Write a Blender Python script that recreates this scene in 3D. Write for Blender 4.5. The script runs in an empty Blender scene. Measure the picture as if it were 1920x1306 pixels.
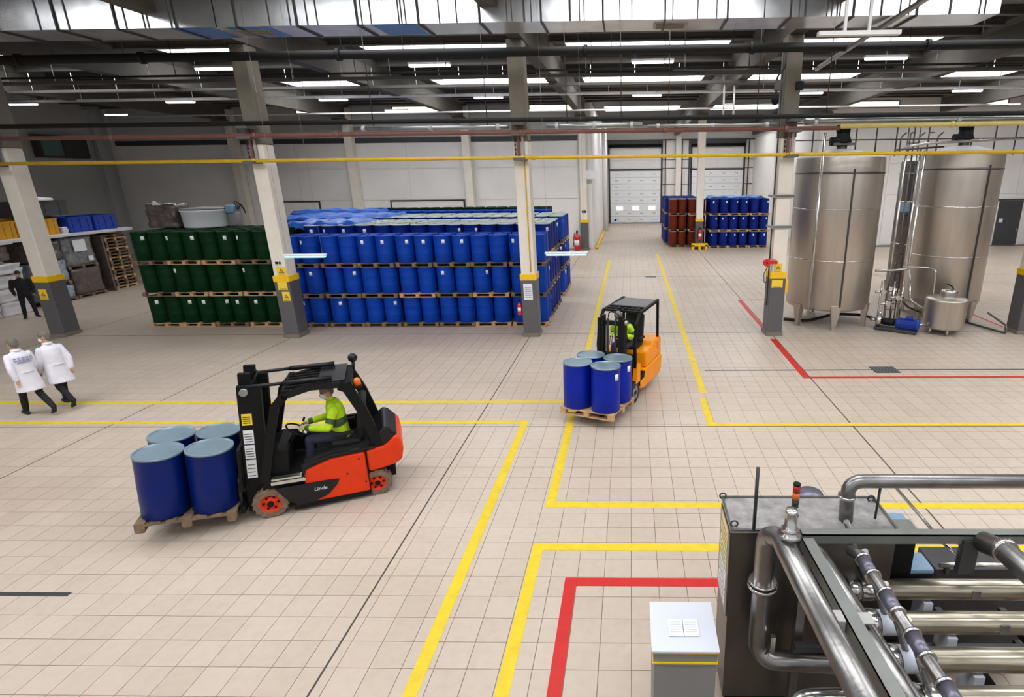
import bpy, bmesh, math, random
import numpy as np
from mathutils import Vector, Matrix

random.seed(7)
S = bpy.context.scene
COL = S.collection

# ------------------------------------------------------------------ camera
F_PX, CX, CY = 1028.52, 1160.57, 644.83
PITCH, YAW, ROLL, CAM_H = 0.300577, -0.02295, -0.01111, 5.0
_cp, _sp, _c, _s = math.cos(PITCH), math.sin(PITCH), math.cos(YAW), math.sin(YAW)
FWD = Vector((_s * _cp, _c * _cp, -_sp))
_R0 = Vector((_c, -_s, 0)); _U0 = _R0.cross(FWD)
RGT = _R0 * math.cos(ROLL) + _U0 * math.sin(ROLL)
UPV = _U0 * math.cos(ROLL) - _R0 * math.sin(ROLL)
cam_data = bpy.data.cameras.new('camera')
cam = bpy.data.objects.new('camera', cam_data); COL.objects.link(cam)
cam.matrix_world = Matrix(((RGT.x, UPV.x, -FWD.x, 0), (RGT.y, UPV.y, -FWD.y, 0), (RGT.z, UPV.z, -FWD.z, CAM_H), (0, 0, 0, 1)))
cam_data.sensor_fit = 'HORIZONTAL'; cam_data.sensor_width = 36
cam_data.lens = F_PX / 1920 * 36
cam_data.shift_x = (960 - CX) / 1920
cam_data.shift_y = (CY - 653) / 1920
cam_data.clip_start = 0.05; cam_data.clip_end = 400
S.camera = cam

# ------------------------------------------------------------------ world, exposure
SKYLIGHT_STRENGTH = 11.0
LAMP_STRENGTH = 9.0
W = bpy.data.worlds.new('overcast_sky'); S.world = W; W.use_nodes = True
_bg = W.node_tree.nodes['Background']
_bg.inputs['Color'].default_value = (0.93, 0.97, 1.0, 1); _bg.inputs['Strength'].default_value = 1.3
S.view_settings.view_transform = 'Standard'
S.view_settings.look = 'None'
S.view_settings.gamma = 1.0
S.view_settings.use_curve_mapping = False
S.view_settings.exposure = -0.72
S.cycles.use_light_tree = False; S.cycles.max_bounces = 6; S.cycles.diffuse_bounces = 3; S.cycles.glossy_bounces = 3; S.cycles.transmission_bounces = 2; S.cycles.transparent_max_bounces = 4; S.cycles.caustics_reflective = False; S.cycles.caustics_refractive = False

# ------------------------------------------------------------------ materials
def lin(c):
    c = c / 255.0
    return c / 12.92 if c <= 0.04045 else ((c + 0.055) / 1.055) ** 2.4
MATS = {}
def mk(name, rgb, rough=0.5, metal=0.0, var=0.12, scale=3.0, bump=0.0, bscale=None, emit=0.0, spec=0.5, stretch=None, coat=0.0, alpha=None, ecol=None):
    m = bpy.data.materials.new(name); m.use_nodes = True
    nt = m.node_tree; N = nt.nodes; L = nt.links
    b = N['Principled BSDF']
    col = (lin(rgb[0]), lin(rgb[1]), lin(rgb[2]), 1)
    b.inputs['Base Color'].default_value = col
    b.inputs['Roughness'].default_value = rough
    b.inputs['Metallic'].default_value = metal
    b.inputs['Specular IOR Level'].default_value = spec
    if coat: b.inputs['Coat Weight'].default_value = coat; b.inputs['Coat Roughness'].default_value = 0.15
    if emit:
        e = ecol or rgb
        b.inputs['Emission Color'].default_value = (lin(e[0]), lin(e[1]), lin(e[2]), 1)
        b.inputs['Emission Strength'].default_value = emit
    if var or bump:
        tc = N.new('ShaderNodeTexCoord'); mp = N.new('ShaderNodeMapping')
        L.new(tc.outputs['Object'], mp.inputs['Vector'])
        if stretch: mp.inputs['Scale'].default_value = stretch
        nz = N.new('ShaderNodeTexNoise'); nz.inputs['Scale'].default_value = scale
        nz.inputs['Detail'].default_value = 3; nz.inputs['Roughness'].default_value = 0.6
        L.new(mp.outputs['Vector'], nz.inputs['Vector'])
        if var:
            cr = N.new('ShaderNodeValToRGB')
            cr.color_ramp.elements[0].position = 0.3; cr.color_ramp.elements[1].position = 0.7
            cr.color_ramp.elements[0].color = tuple(x * (1 - var) for x in col[:3]) + (1,)
            cr.color_ramp.elements[1].color = tuple(min(1, x * (1 + var)) for x in col[:3]) + (1,)
            L.new(nz.outputs['Fac'], cr.inputs['Fac']); L.new(cr.outputs['Color'], b.inputs['Base Color'])
        if bump:
            n2 = N.new('ShaderNodeTexNoise'); n2.inputs['Scale'].default_value = bscale or scale * 4; n2.inputs['Detail'].default_value = 2
            L.new(mp.outputs['Vector'], n2.inputs['Vector'])
            bp = N.new('ShaderNodeBump'); bp.inputs['Strength'].default_value = bump; bp.inputs['Distance'].default_value = 0.02
            L.new(n2.outputs['Fac'], bp.inputs['Height']); L.new(bp.outputs['Normal'], b.inputs['Normal'])
    if alpha is not None: b.inputs['Alpha'].default_value = alpha
    MATS[name] = m
    return m

def tile_material():
    m = mk('ceramic_tile', (205, 188, 172), rough=0.4, var=0, spec=0.35)
    nt = m.node_tree; N = nt.nodes; L = nt.links; b = N['Principled BSDF']
    tc = N.new('ShaderNodeTexCoord')
    # broad wear patches + fine mottling, per-cell tone differences
    n1 = N.new('ShaderNodeTexNoise'); n1.inputs['Scale'].default_value = 0.22; n1.inputs['Detail'].default_value = 3
    n2 = N.new('ShaderNodeTexNoise'); n2.inputs['Scale'].default_value = 9; n2.inputs['Detail'].default_value = 3
    ge = N.new('ShaderNodeNewGeometry')
    L.new(ge.outputs['Position'], n1.inputs['Vector']); L.new(ge.outputs['Position'], n2.inputs['Vector'])
    dv = N.new('ShaderNodeVectorMath'); dv.operation = 'MULTIPLY_ADD'
    dv.inputs[1].default_value = (1 / 0.35, 1 / 0.35, 0); dv.inputs[2].default_value = (0.01 / 0.35, -4.51 / 0.35, 0)
    fl = N.new('ShaderNodeVectorMath'); fl.operation = 'FLOOR'
    L.new(ge.outputs['Position'], dv.inputs[0]); L.new(dv.outputs[0], fl.inputs[0])
    wn = N.new('ShaderNodeTexWhiteNoise'); wn.noise_dimensions = '2D'; L.new(fl.outputs[0], wn.inputs['Vector'])
    def mixc(a, bcol, fac):
        x = N.new('ShaderNodeMix'); x.data_type = 'RGBA'; x.blend_type = 'MIX'
        if isinstance(fac, float): x.inputs[0].default_value = fac
        else: L.new(fac, x.inputs[0])
        for i, v in ((6, a), (7, bcol)):
            if isinstance(v, tuple): x.inputs[i].default_value = v
            else: L.new(v, x.inputs[i])
        return x.outputs[2]
    c = lambda r, g, bb: (lin(r), lin(g), lin(bb), 1)
    r1 = N.new('ShaderNodeMapRange'); r1.inputs[1].default_value = 0.35; r1.inputs[2].default_value = 0.68; L.new(n1.outputs['Fac'], r1.inputs[0])
    r2 = N.new('ShaderNodeMapRange'); r2.inputs[1].default_value = 0.4; r2.inputs[2].default_value = 0.75; r2.inputs[4].default_value = 0.35; L.new(n2.outputs['Fac'], r2.inputs[0])
    a = mixc(c(191, 177, 162), c(176, 160, 144), r1.outputs[0])
    a = mixc(a, c(162, 146, 130), r2.outputs[0])
    r3 = N.new('ShaderNodeMapRange'); r3.inputs[4].default_value = 0.22; L.new(wn.outputs['Value'], r3.inputs[0])
    a = mixc(a, c(208, 192, 178), r3.outputs[0])
    L.new(a, b.inputs['Base Color'])
    rr = N.new('ShaderNodeMapRange'); rr.inputs[3].default_value = 0.3; rr.inputs[4].default_value = 0.5; L.new(n1.outputs['Fac'], rr.inputs[0])
    L.new(rr.outputs[0], b.inputs['Roughness'])
    return m
TILE = tile_material()
GROUT = mk('grout', (122, 107, 95), 0.9, var=0.25, scale=1.5)
JOINT = mk('rubber_joint', (60, 54, 50), 0.8)
YEL_PAINT = mk('yellow_floor_paint', (212, 184, 26), 0.55, var=0.1, scale=6)
RED_PAINT = mk('red_floor_paint', (188, 22, 15), 0.55, var=0.1, scale=6)
STEEL_D = mk('dark_steel', (70, 70, 72), 0.45, 0.6, var=0.15)
CONC = mk('bare_concrete', (122, 115, 103), 0.85, var=0.12, scale=2, bump=0.15)
COLPAINT = mk('cream_column_paint', (234, 226, 213), 0.6, var=0.05, scale=2)
GUARD = mk('grey_guard_paint', (92, 90, 92), 0.5, var=0.06)
YELBAND = mk('yellow_band', (246, 196, 12), 0.5, var=0.06)
BLACK = mk('black_paint', (10, 10, 11), 0.6, spec=0.25, var=0.1)
BLACKGL = mk('black_gloss', (16, 16, 20), 0.35, var=0.1, spec=0.35)
BEAMC = mk('beam_concrete', (88, 84, 78), 0.85, var=0.12, scale=2)
PLATE = mk('zinc_plate', (170, 170, 168), 0.5, 0.2, var=0.05)
RUBBER = mk('rubber', (34, 32, 31), 0.75, var=0.2, scale=12, bump=0.2)
TYRE = mk('dusty_tyre', (118, 98, 82), 0.85, var=0.3, scale=14, bump=0.3)
WALL = mk('white_wall_panel', (234, 230, 226), 0.65, var=0.04, scale=0.6)
WALLG = mk('grey_side_wall', (186, 186, 184), 0.7, var=0.06, scale=0.5)
DARKTRIM = mk('dark_trim', (58, 56, 56), 0.5, var=0.1)
ROOF = mk('steel_roof_deck', (66, 64, 62), 0.55, 0.2, var=0.1, scale=0.8)
PURLIN = mk('purlin_grey', (98, 95, 91), 0.7, var=0.1, scale=1)
CLEREST = mk('clerestory_glow', (250, 240, 215), 0.4, var=0, emit=2.5)
SHAFT = mk('white_shaft', (235, 235, 235), 0.7, var=0.02)
SKYPANE = mk('skylight_glow', (250, 252, 255), 0.4, var=0, emit=SKYLIGHT_STRENGTH)
TUBE = mk('lamp_tube_glow', (255, 250, 255), 0.4, var=0, emit=LAMP_STRENGTH)
CYREFL = mk('cool_reflection_glow', (170, 225, 255), 0.3, var=0, emit=1.6)
LAMPBODY = mk('lamp_housing', (215, 215, 218), 0.5, var=0.03)
GALV = mk('galvanised_duct', (222, 224, 226), 0.26, 0.92, var=0.15, scale=1.6, bump=0.3, bscale=1.6)
GALVD = mk('galvanised_dull', (165, 165, 163), 0.45, 0.8, var=0.15)
BLUESHEET_REFL = mk('blue_sheet_and_reflection', (60, 120, 190), 0.35, 0.3, var=0.25, scale=4)
PIPEYEL = mk('yellow_gas_pipe', (228, 186, 40), 0.45, var=0.1)
PIPECREAM = mk('cream_pipe', (214, 196, 120), 0.5, var=0.08)
PIPERED = mk('oxide_red_pipe', (128, 84, 74), 0.55, var=0.15)
PIPEBLK = mk('black_pipe', (9, 9, 9), 0.7, var=0.1)
PIPEWHT = mk('white_pipe', (238, 237, 235), 0.5, var=0.05)
PIPESIL = mk('silver_pipe', (190, 192, 192), 0.3, 0.85, var=0.15)
INOX = mk('brushed_stainless', (194, 186, 176), 0.36, 0.92, var=0.14, scale=2.2, bump=0.05, bscale=30, stretch=(1, 1, 0.15))
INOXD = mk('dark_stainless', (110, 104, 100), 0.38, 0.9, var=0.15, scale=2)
INOXP = mk('polished_stainless', (200, 198, 195), 0.2, 0.95, var=0.12, scale=5)
INOXM = mk('satin_machine_steel', (138, 136, 134), 0.3, 0.92, var=0.18, scale=4, bump=0.05, bscale=40)
INOXCAB = mk('cabinet_steel', (104, 98, 92), 0.34, 0.85, var=0.2, scale=3, stretch=(1, 1, 0.3))
INOXTOP = mk('dusty_steel_top', (146, 142, 141), 0.5, 0.3, var=0.3, scale=9, bump=0.15)
TUBEBUN = mk('heat_exchanger_tube', (184, 176, 158), 0.3, 0.85, var=0.3, scale=5, stretch=(0.15, 6, 6))
FRAMEG = mk('frame_grey', (118, 120, 116), 0.42, 0.4, var=0.1)
INKL = mk('pale_ink', (178, 184, 204), 0.7, var=0)
CREAMP = mk('cream_sheet', (226, 214, 160), 0.6, var=0.12, scale=8)
PURPLE = mk('anodised_sleeve', (108, 106, 120), 0.38, 0.7, var=0.15)
DRUMBLUE = mk('blue_drum_paint', (0, 62, 168), 0.5, spec=0.2, var=0.14, scale=1.2)
DRUMNAVY = mk('navy_drum_paint', (2, 34, 122), 0.5, spec=0.2, var=0.14, scale=1.2)
DRUMGREEN = mk('green_drum_paint', (2, 44, 15), 0.55, spec=0.15, var=0.18, scale=1.2)
DRUMBROWN = mk('oxide_brown_drum', (108, 40, 24), 0.5, spec=0.2, var=0.12, scale=1.2)
DRUMLOAD = mk('deep_blue_drum', (1, 28, 104), 0.38, spec=0.2, var=0.08, scale=1.5)
DRUMROYAL = mk('royal_blue_drum', (1, 34, 160), 0.4, spec=0.2, var=0.08, scale=1.5)
LIDGREY = mk('pale_drum_lid', (128, 148, 160), 0.3, 0.35, var=0.12, scale=3)
LIDSIL = mk('silver_drum_lid', (176, 186, 182), 0.35, 0.4, var=0.2, scale=3)
LIDRIM = mk('zinc_clamp_ring', (200, 205, 208), 0.3, 0.8, var=0.1)
PAPER = mk('white_sticker', (232, 234, 236), 0.6, var=0.03)
PAPERY = mk('yellow_sticker', (244, 208, 60), 0.6, var=0.04)
WOOD = mk('pallet_wood', (192, 154, 112), 0.8, var=0.25, scale=6, bump=0.2, stretch=(1, 6, 6))
WOODD = mk('weathered_pallet_wood', (118, 98, 78), 0.85, var=0.3, scale=6, bump=0.2)
ORANGE = mk('orange_truck_paint', (222, 56, 6), 0.38, var=0.06, spec=0.25, coat=0.1)
TRUCKYEL = mk('yellow_truck_paint', (248, 150, 2), 0.4, var=0.06, spec=0.25, coat=0.1)
SEATM = mk('seat_vinyl', (18, 18, 19), 0.75, var=0.1)
AMBER = mk('amber_lens', (226, 110, 30), 0.25, var=0.05)
REDM = mk('extinguisher_red', (205, 30, 26), 0.3, var=0.05, coat=0.4)
GREENL = mk('green_lens', (20, 60, 36), 0.25, var=0.05)
REDL = mk('red_lens', (170, 30, 22), 0.25, var=0.05)
HIVIS = mk('hi_vis_fabric', (196, 236, 30), 0.8, var=0.1, scale=14, bump=0.3)
HIVISD = mk('hi_vis_grey_band', (70, 92, 60), 0.7, var=0.1)
NAVYC = mk('navy_trousers', (44, 46, 66), 0.85, var=0.15, scale=14, bump=0.3)
WHITEC = mk('white_coat_cotton', (226, 224, 234), 0.85, var=0.05, scale=10, bump=0.35, bscale=12)
BLACKC = mk('black_cloth', (18, 18, 20), 0.85, var=0.15)
SKIN = mk('skin', (196, 150, 125), 0.55, var=0.06)
HAIR = mk('dark_hair', (50, 42, 38), 0.8, var=0.2)
CAPG = mk('grey_hair_net', (112, 106, 98), 0.8, var=0.15)
MASKW = mk('white_mask', (222, 224, 228), 0.8, var=0.03)
GLOVE = mk('glove', (196, 172, 150), 0.8, var=0.1)
INK = mk('ink_print', (120, 124, 158), 0.7, var=0.05)
COATINK = mk('faded_coat_print', (150, 152, 184), 0.8, var=0.05)
BLACKINK = mk('black_ink', (26, 26, 26), 0.7, var=0.0)
CRATEY = mk('yellow_crate', (206, 148, 26), 0.5, var=0.12)
CRATEB = mk('blue_crate', (16, 58, 160), 0.45, var=0.12)
WRAP = mk('grey_stretch_wrap', (120, 122, 124), 0.25, var=0.45, scale=5, bump=0.9, bscale=7, coat=0.4)
WRAPB = mk('bluish_stretch_wrap', (140, 152, 162), 0.22, var=0.45, scale=5, bump=0.9, bscale=7, coat=0.4)
WRAPD = mk('brown_wrap', (92, 80, 76), 0.3, var=0.4, scale=5, bump=0.9, bscale=7, coat=0.3)
SACK = mk('white_sack', (206, 204, 206), 0.75, var=0.12, scale=4, bump=0.5)
TARP = mk('blue_tarp', (24, 92, 190), 0.4, var=0.25, scale=3, bump=0.5)
BOXGREY = mk('grey_box_paint', (132, 130, 128), 0.5, var=0.04)
BOXWHITE = mk('white_panel', (208, 212, 222), 0.5, var=0.02)
PUMPBLUE = mk('blue_motor_paint', (16, 52, 150), 0.4, var=0.1)
LTBLUE = mk('light_blue_cover', (122, 152, 176), 0.45, var=0.08)
DOORW = mk('dock_door_white', (236, 237, 239), 0.5, var=0.03)
DOCKGLASS = mk('dock_pane', (235, 240, 250), 0.3, var=0, emit=1.1)
TEALGLASS = mk('teal_window', (96, 130, 124), 0.15, var=0.1)
CHAR = mk('charcoal_door', (66, 66, 68), 0.5, var=0.05)
GLASS = mk('clear_glass', (225, 235, 235), 0.05, var=0, alpha=0.25)

# ------------------------------------------------------------------ mesh helpers
def text_mesh(s, size, mat, name='lettering', shear=0.0):
    cu = bpy.data.curves.new(name, 'FONT'); cu.body = s; cu.size = size; cu.extrude = 0.001; cu.align_x = 'CENTER'; cu.align_y = 'CENTER'; cu.shear = shear; cu.resolution_u = 2
    o = bpy.data.objects.new(name, cu); COL.objects.link(o)
    me = bpy.data.meshes.new_from_object(o.evaluated_get(bpy.context.evaluated_depsgraph_get())); bpy.data.objects.remove(o)
    me.materials.clear(); me.materials.append(mat); return me
class MB:
    def __init__(self, M=None):
        self.v = []; self.f = []; self.mi = []; self.sm = []; self.M = M or Matrix()
    def add(self, vs, fs, mi=0, smooth=False):
        o = len(self.v); M = self.M
        self.v.extend((M @ Vector(p))[:] for p in vs)
        for i, f in enumerate(fs):
            self.f.append([o + k for k in f]); self.mi.append(mi)
            self.sm.append(smooth[i] if isinstance(smooth, list) else smooth)
        return self
    def box(self, c, s, R=None, mi=0):
        x, y, z = s[0] / 2, s[1] / 2, s[2] / 2
        vs = [Vector(p) for p in ((-x, -y, -z), (x, -y, -z), (x, y, -z), (-x, y, -z), (-x, -y, z), (x, -y, z), (x, y, z), (-x, y, z))]
        if R is not None:
            if not isinstance(R, Matrix): R = Matrix.Rotation(R, 3, 'Z')
            vs = [R @ p for p in vs]
        c = Vector(c)
        return self.add([p + c for p in vs], [(0, 3, 2, 1), (4, 5, 6, 7), (0, 1, 5, 4), (1, 2, 6, 5), (2, 3, 7, 6), (3, 0, 4, 7)], mi)
    def b2(self, a, b, mi=0):
        return self.box([(a[i] + b[i]) / 2 for i in range(3)], [abs(b[i] - a[i]) for i in range(3)], None, mi)
    def rbox(self, c, s, bev, R=None, mi=0):
        # box with chamfered edges
        x, y, z = s[0] / 2, s[1] / 2, s[2] / 2; b = min(bev, x * .99, y * .99, z * .99)
        bm = bmesh.new(); bmesh.ops.create_cube(bm, size=2)
        for v in bm.verts: v.co = Vector((v.co.x * x, v.co.y * y, v.co.z * z))
        bmesh.ops.bevel(bm, geom=list(bm.edges), offset=b, segments=2, profile=0.5, affect='EDGES')
        bm.verts.index_update()
        if R is None: R = Matrix.Identity(3)
        elif not isinstance(R, Matrix): R = Matrix.Rotation(R, 3, 'Z')
        c = Vector(c)
        self.add([R @ v.co + c for v in bm.verts], [[v.index for v in f.verts] for f in bm.faces], mi, True if bev > 0.03 else False)
        bm.free(); return self
    def tube(self, p0, p1, r0, r1=None, n=12, mi=0, caps=True):
        r1 = r0 if r1 is None else r1
        p0, p1 = Vector(p0), Vector(p1); d = (p1 - p0).normalized()
        a = d.orthogonal().normalized(); b = d.cross(a)
        vs = []; 
        for p, r in ((p0, r0), (p1, r1)):
            for i in range(n):
                t = 2 * math.pi * i / n; vs.append(p + (a * math.cos(t) + b * math.sin(t)) * r)
        fs = [(i, (i + 1) % n, n + (i + 1) % n, n + i) for i in range(n)]; sm = [True] * n
        if caps: fs += [tuple(range(n - 1, -1, -1)), tuple(range(n, 2 * n))]; sm += [False, False]
        return self.add(vs, fs, mi, sm)
    def path(self, pts, r, n=10, mi=0, caps=True, bend=0.0, bseg=5):
        pts = [Vector(p) for p in pts]
        if bend > 0:
            out = [pts[0]]
            for i in range(1, len(pts) - 1):
                p = pts[i]; a = pts[i - 1] - p; b = pts[i + 1] - p
                k = min(bend, a.length * .49, b.length * .49)
                s, e = p + a.normalized() * k, p + b.normalized() * k
                for j in range(bseg + 1):
                    t = j / bseg; out.append(s * (1 - t) ** 2 + p * 2 * t * (1 - t) + e * t * t)
            out.append(pts[-1]); pts = out
        rs = r if isinstance(r, (list, tuple)) else [r] * len(pts)
        T = []
        for i in range(len(pts)):
            d = (pts[min(i + 1, len(pts) - 1)] - pts[max(i - 1, 0)])
            T.append(d.normalized())
        a = T[0].orthogonal().normalized(); vs = []
        for i, p in enumerate(pts):
            a = (a - T[i] * a.dot(T[i])); a = a.normalized() if a.length > 1e-6 else T[i].orthogonal().normalized()
            b = T[i].cross(a)
            for k in range(n):
                t = 2 * math.pi * k / n; vs.append(p + (a * math.cos(t) + b * math.sin(t)) * rs[i])
        fs = []; m = len(pts)
        for i in range(m - 1):
            for k in range(n): fs.append((i * n + k, i * n + (k + 1) % n, (i + 1) * n + (k + 1) % n, (i + 1) * n + k))
        sm = [True] * len(fs)
        if caps: fs += [tuple(range(n - 1, -1, -1)), tuple(range((m - 1) * n, m * n))]; sm += [False, False]
        return self.add(vs, fs, mi, sm)
    def lathe(self, prof, n=24, c=(0, 0, 0), mi=0, axis=None, a0=0.0, a1=2 * math.pi, sharp=0.6):
        # profile of (radius, height); axis maps local z
        c = Vector(c); R = Matrix.Identity(3) if axis is None else Vector((0, 0, 1)).rotation_difference(Vector(axis)).to_matrix()
        full = abs(a1 - a0 - 2 * math.pi) < 1e-6; cols = n if full else n + 1
        rings = []; vs = []
        for (r, h) in prof:
            if r < 1e-6: rings.append([len(vs)]); vs.append(c + R @ Vector((0, 0, h)))
            else:
                rings.append(list(range(len(vs), len(vs) + cols)))
                for k in range(cols):
                    t = a0 + (a1 - a0) * k / n; vs.append(c + R @ Vector((r * math.cos(t), r * math.sin(t), h)))
        fs = []; sm = []
        for i in range(len(prof) - 1):
            A, B = rings[i], rings[i + 1]
            flat = abs(prof[i + 1][1] - prof[i][1]) < 1e-5
            for k in range(n):
                k2 = (k + 1) % cols
                if len(A) == 1 and len(B) == 1: continue
                if len(A) == 1: fs.append((A[0], B[k2], B[k]))
                elif len(B) == 1: fs.append((A[k], A[k2], B[0]))
                else: fs.append((A[k], A[k2], B[k2], B[k]))
                sm.append(not flat)
        return self.add(vs, fs, mi, sm)
    def prism(self, poly, y0, y1, mi=0, plane='xz'):
        # polygon in (x,z) extruded along y (or plane 'xy' along z, 'yz' along x)
        def P(p, t):
            if plane == 'xz': return (p[0], t, p[1])
            if plane == 'xy': return (p[0], p[1], t)
            return (t, p[0], p[1])
        n = len(poly); vs = [P(p, y0) for p in poly] + [P(p, y1) for p in poly]
        fs = [tuple(range(n)), tuple(range(2 * n - 1, n - 1, -1))] + [(i, n + i, n + (i + 1) % n, (i + 1) % n) for i in range(n)]
        return self.add(vs, fs, mi)
    def ball(self, c, r, n=12, mi=0):
        rr = r if isinstance(r, (tuple, list)) else (r, r, r); c = Vector(c); m = n // 2
        vs = [c + Vector((0, 0, -rr[2]))]
        for i in range(1, m):
            p = -math.pi / 2 + math.pi * i / m
            for k in range(n):
                t = 2 * math.pi * k / n; vs.append(c + Vector((rr[0] * math.cos(p) * math.cos(t), rr[1] * math.cos(p) * math.sin(t), rr[2] * math.sin(p))))
        vs.append(c + Vector((0, 0, rr[2]))); fs = []
        for k in range(n): fs.append((0, 1 + (k + 1) % n, 1 + k))
        for i in range(m - 2):
            for k in range(n): fs.append((1 + i * n + k, 1 + i * n + (k + 1) % n, 1 + (i + 1) * n + (k + 1) % n, 1 + (i + 1) * n + k))
        e = len(vs) - 1; b = 1 + (m - 2) * n
        for k in range(n): fs.append((b + k, b + (k + 1) % n, e))
        return self.add(vs, fs, mi, True)
    def mesh(self, name, mats):
        me = bpy.data.meshes.new(name)
        me.from_pydata(self.v, [], self.f)
        for m in (mats if isinstance(mats, (list, tuple)) else [mats]): me.materials.append(m)
        me.polygons.foreach_set('material_index', self.mi)
        me.polygons.foreach_set('use_smooth', self.sm)
        bm = bmesh.new(); bm.from_mesh(me); bmesh.ops.recalc_face_normals(bm, faces=bm.faces); bm.to_mesh(me); bm.free()
        me.update(); return me
    def build(self, name, mats, parent=None, label=None):
        o = bpy.data.objects.new(name, self.mesh(name, mats)); COL.objects.link(o)
        if parent is not None: o.parent = parent
        if label: o['label'] = label
        return o
def tag(o, label, cat, group=None):
    o['label'] = label; o['category'] = cat
    if group: o['group'] = group
    return o
def thing(name, label, cat, loc=(0, 0, 0), rz=0.0, group=None):
    o = bpy.data.objects.new(name, None); COL.objects.link(o)
    o.empty_display_size = 0.1
    o.location = loc; o.rotation_euler = (0, 0, rz)
    return tag(o, label, cat, group)
def struct(o):
    o['kind'] = 'structure'; return o
def inst(name, me, parent=None, loc=(0, 0, 0), rot=None):
    o = bpy.data.objects.new(name, me); COL.objects.link(o); o.location = loc
    if rot: o.rotation_euler = rot
    if parent is not None: o.parent = parent
    return o
def RY(a): return Matrix.Rotation(a, 3, 'Y')
def RX(a): return Matrix.Rotation(a, 3, 'X')
def RZ(a): return Matrix.Rotation(a, 3, 'Z')
ORD = ['first', 'second', 'third', 'fourth', 'fifth', 'sixth', 'seventh', 'eighth', 'ninth', 'tenth', 'eleventh', 'twelfth', 'thirteenth', 'fourteenth', 'fifteenth', 'sixteenth', 'seventeenth', 'eighteenth', 'nineteenth', 'twentieth']

# ================================================================== FLOOR
X0, X1, Y0, Y1 = -36.0, 36.0, -9.0, 60.0
floor = struct(MB().b2((X0, Y0, -0.2), (X1, Y1, -0.010)).build('floor', GROUT))
TS, TG = 0.35, 0.007
def in_frame(x, y, z=0.0, m=0):
    q = Vector((x, y, z - CAM_H)); d = q.dot(FWD)
    if d < 0.1: return False
    u = CX + F_PX * q.dot(RGT) / d; v = CY - F_PX * q.dot(UPV) / d
    return -m < u < 1920 + m and -m < v < 1306 + m
cells = []
j = 0
for iy in range(-3, 157):
    yc = 4.51 + (iy + 0.5) * TS
    for ix in range(-110, 100):
        xc = -0.01 + (ix + 0.5) * TS
        if xc < -1.28 * yc - 4.5 or xc > 0.86 * yc + 3.5: continue
        if yc > 38.6 and (xc < -2.7 or xc > 12.6): continue
        if yc > 59.2: continue
        cells.append((xc, yc))
near = [c for c in cells if c[0] < 0.1 and in_frame(c[0], c[1])]
near.sort(key=lambda c: (c[0] ** 2 + c[1] ** 2))
near = near[:300]; near_set = set(near)
h = (TS - TG) / 2
tb = MB(); tb.b2((-h, -h, -0.009), (h, h, 0.0))
tile_me = tb.mesh('tile', TILE)
for c in near: inst('tile', tile_me, floor, (c[0], c[1], 0))
rest = np.array([c for c in cells if c not in near_set])
n = len(rest)
cs = np.array([(-h, -h), (h, -h), (h, h), (-h, h)])
top = np.zeros((n, 8, 3))
top[:, :4, :2] = rest[:, None, :] + cs[None]; top[:, 4:, :2] = top[:, :4, :2]; top[:, 4:, 2] = -0.009
vv = top.reshape(-1, 3)
base = (np.arange(n) * 8)[:, None, None]
fq = np.array([(0, 1, 2, 3), (0, 4, 5, 1), (1, 5, 6, 2), (2, 6, 7, 3), (3, 7, 4, 0)])[None]
ff = (fq + base).reshape(-1, 4)
me = bpy.data.meshes.new('tile_field')
me.vertices.add(len(vv)); me.vertices.foreach_set('co', vv.ravel())
me.loops.add(ff.size); me.loops.foreach_set('vertex_index', ff.ravel().astype(np.int32))
me.polygons.add(len(ff)); me.polygons.foreach_set('loop_start', np.arange(0, ff.size, 4, dtype=np.int32)); me.polygons.foreach_set('loop_total', np.full(len(ff), 4, np.int32))
me.polygons.foreach_set('use_smooth', np.zeros(len(ff), bool)); me.materials.append(TILE); me.update(); me.validate()
tf = bpy.data.objects.new('tile_field', me); COL.objects.link(tf); tf.parent = floor; tf['kind'] = 'stuff'

def strip(name, a, b, mat, z=0.003):
    return MB().b2((a[0], a[1], -0.004), (b[0], b[1], z)).build(name, mat, floor)
# expansion joints between slab fields
for x in (-19.0, -11.1, -3.28, 4.56, 12.4): strip('expansion_joint', (x - .011, -8), (x + .011, 38.4), JOINT, 0.0015)
for y in (10.36, 17.35, 27.66): strip('expansion_joint', (-34, y - .012), (34, y + .012), JOINT, 0.0015)
LW = 0.075
def lat(y, xa, xb, m=YEL_PAINT, w=LW, nm='yellow_line'): strip(nm, (xa, y - w), (xb, y + w), m)
def dep(x, ya, yb, m=YEL_PAINT, w=LW, nm='yellow_line'): strip(nm, (x - w, ya), (x + w, yb), m)
lat(10.58, -26, -2.175); dep(-2.25, 2.6, 10.505)
lat(11.66, -26, -1.215, w=.07)
dep(-1.29, 7.605, 11.60)
lat(7.53, -1.365, 9.5)
dep(-1.32, 2.6, 6.435); lat(6.51, -1.395, 9.0)
dep(-0.79, 2.6, 5.745, RED_PAINT, nm='red_line'); lat(5.82, -0.865, 8.0, RED_PAINT, nm='red_line')
dep(-1.29, 11.9, 33.5, w=.08)
dep(1.72, 12.15, 36, w=.08); dep(1.66, 10.525, 11.85)
lat(10.45, 1.585, 16, w=.07)
dep(4.46, 13.26, 16.6, RED_PAINT, .09, 'red_line'); dep(4.46, 17.8, 22.1, RED_PAINT, .07, 'red_line')
lat(13.18, 4.37, 18, RED_PAINT, .06, 'red_line'); lat(22.15, 4.4, 6.2, RED_PAINT, .05, 'red_line')
# dock bumper line yellow on far floor
lat(37.4, 1.9, 3.4, w=.1)
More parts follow.
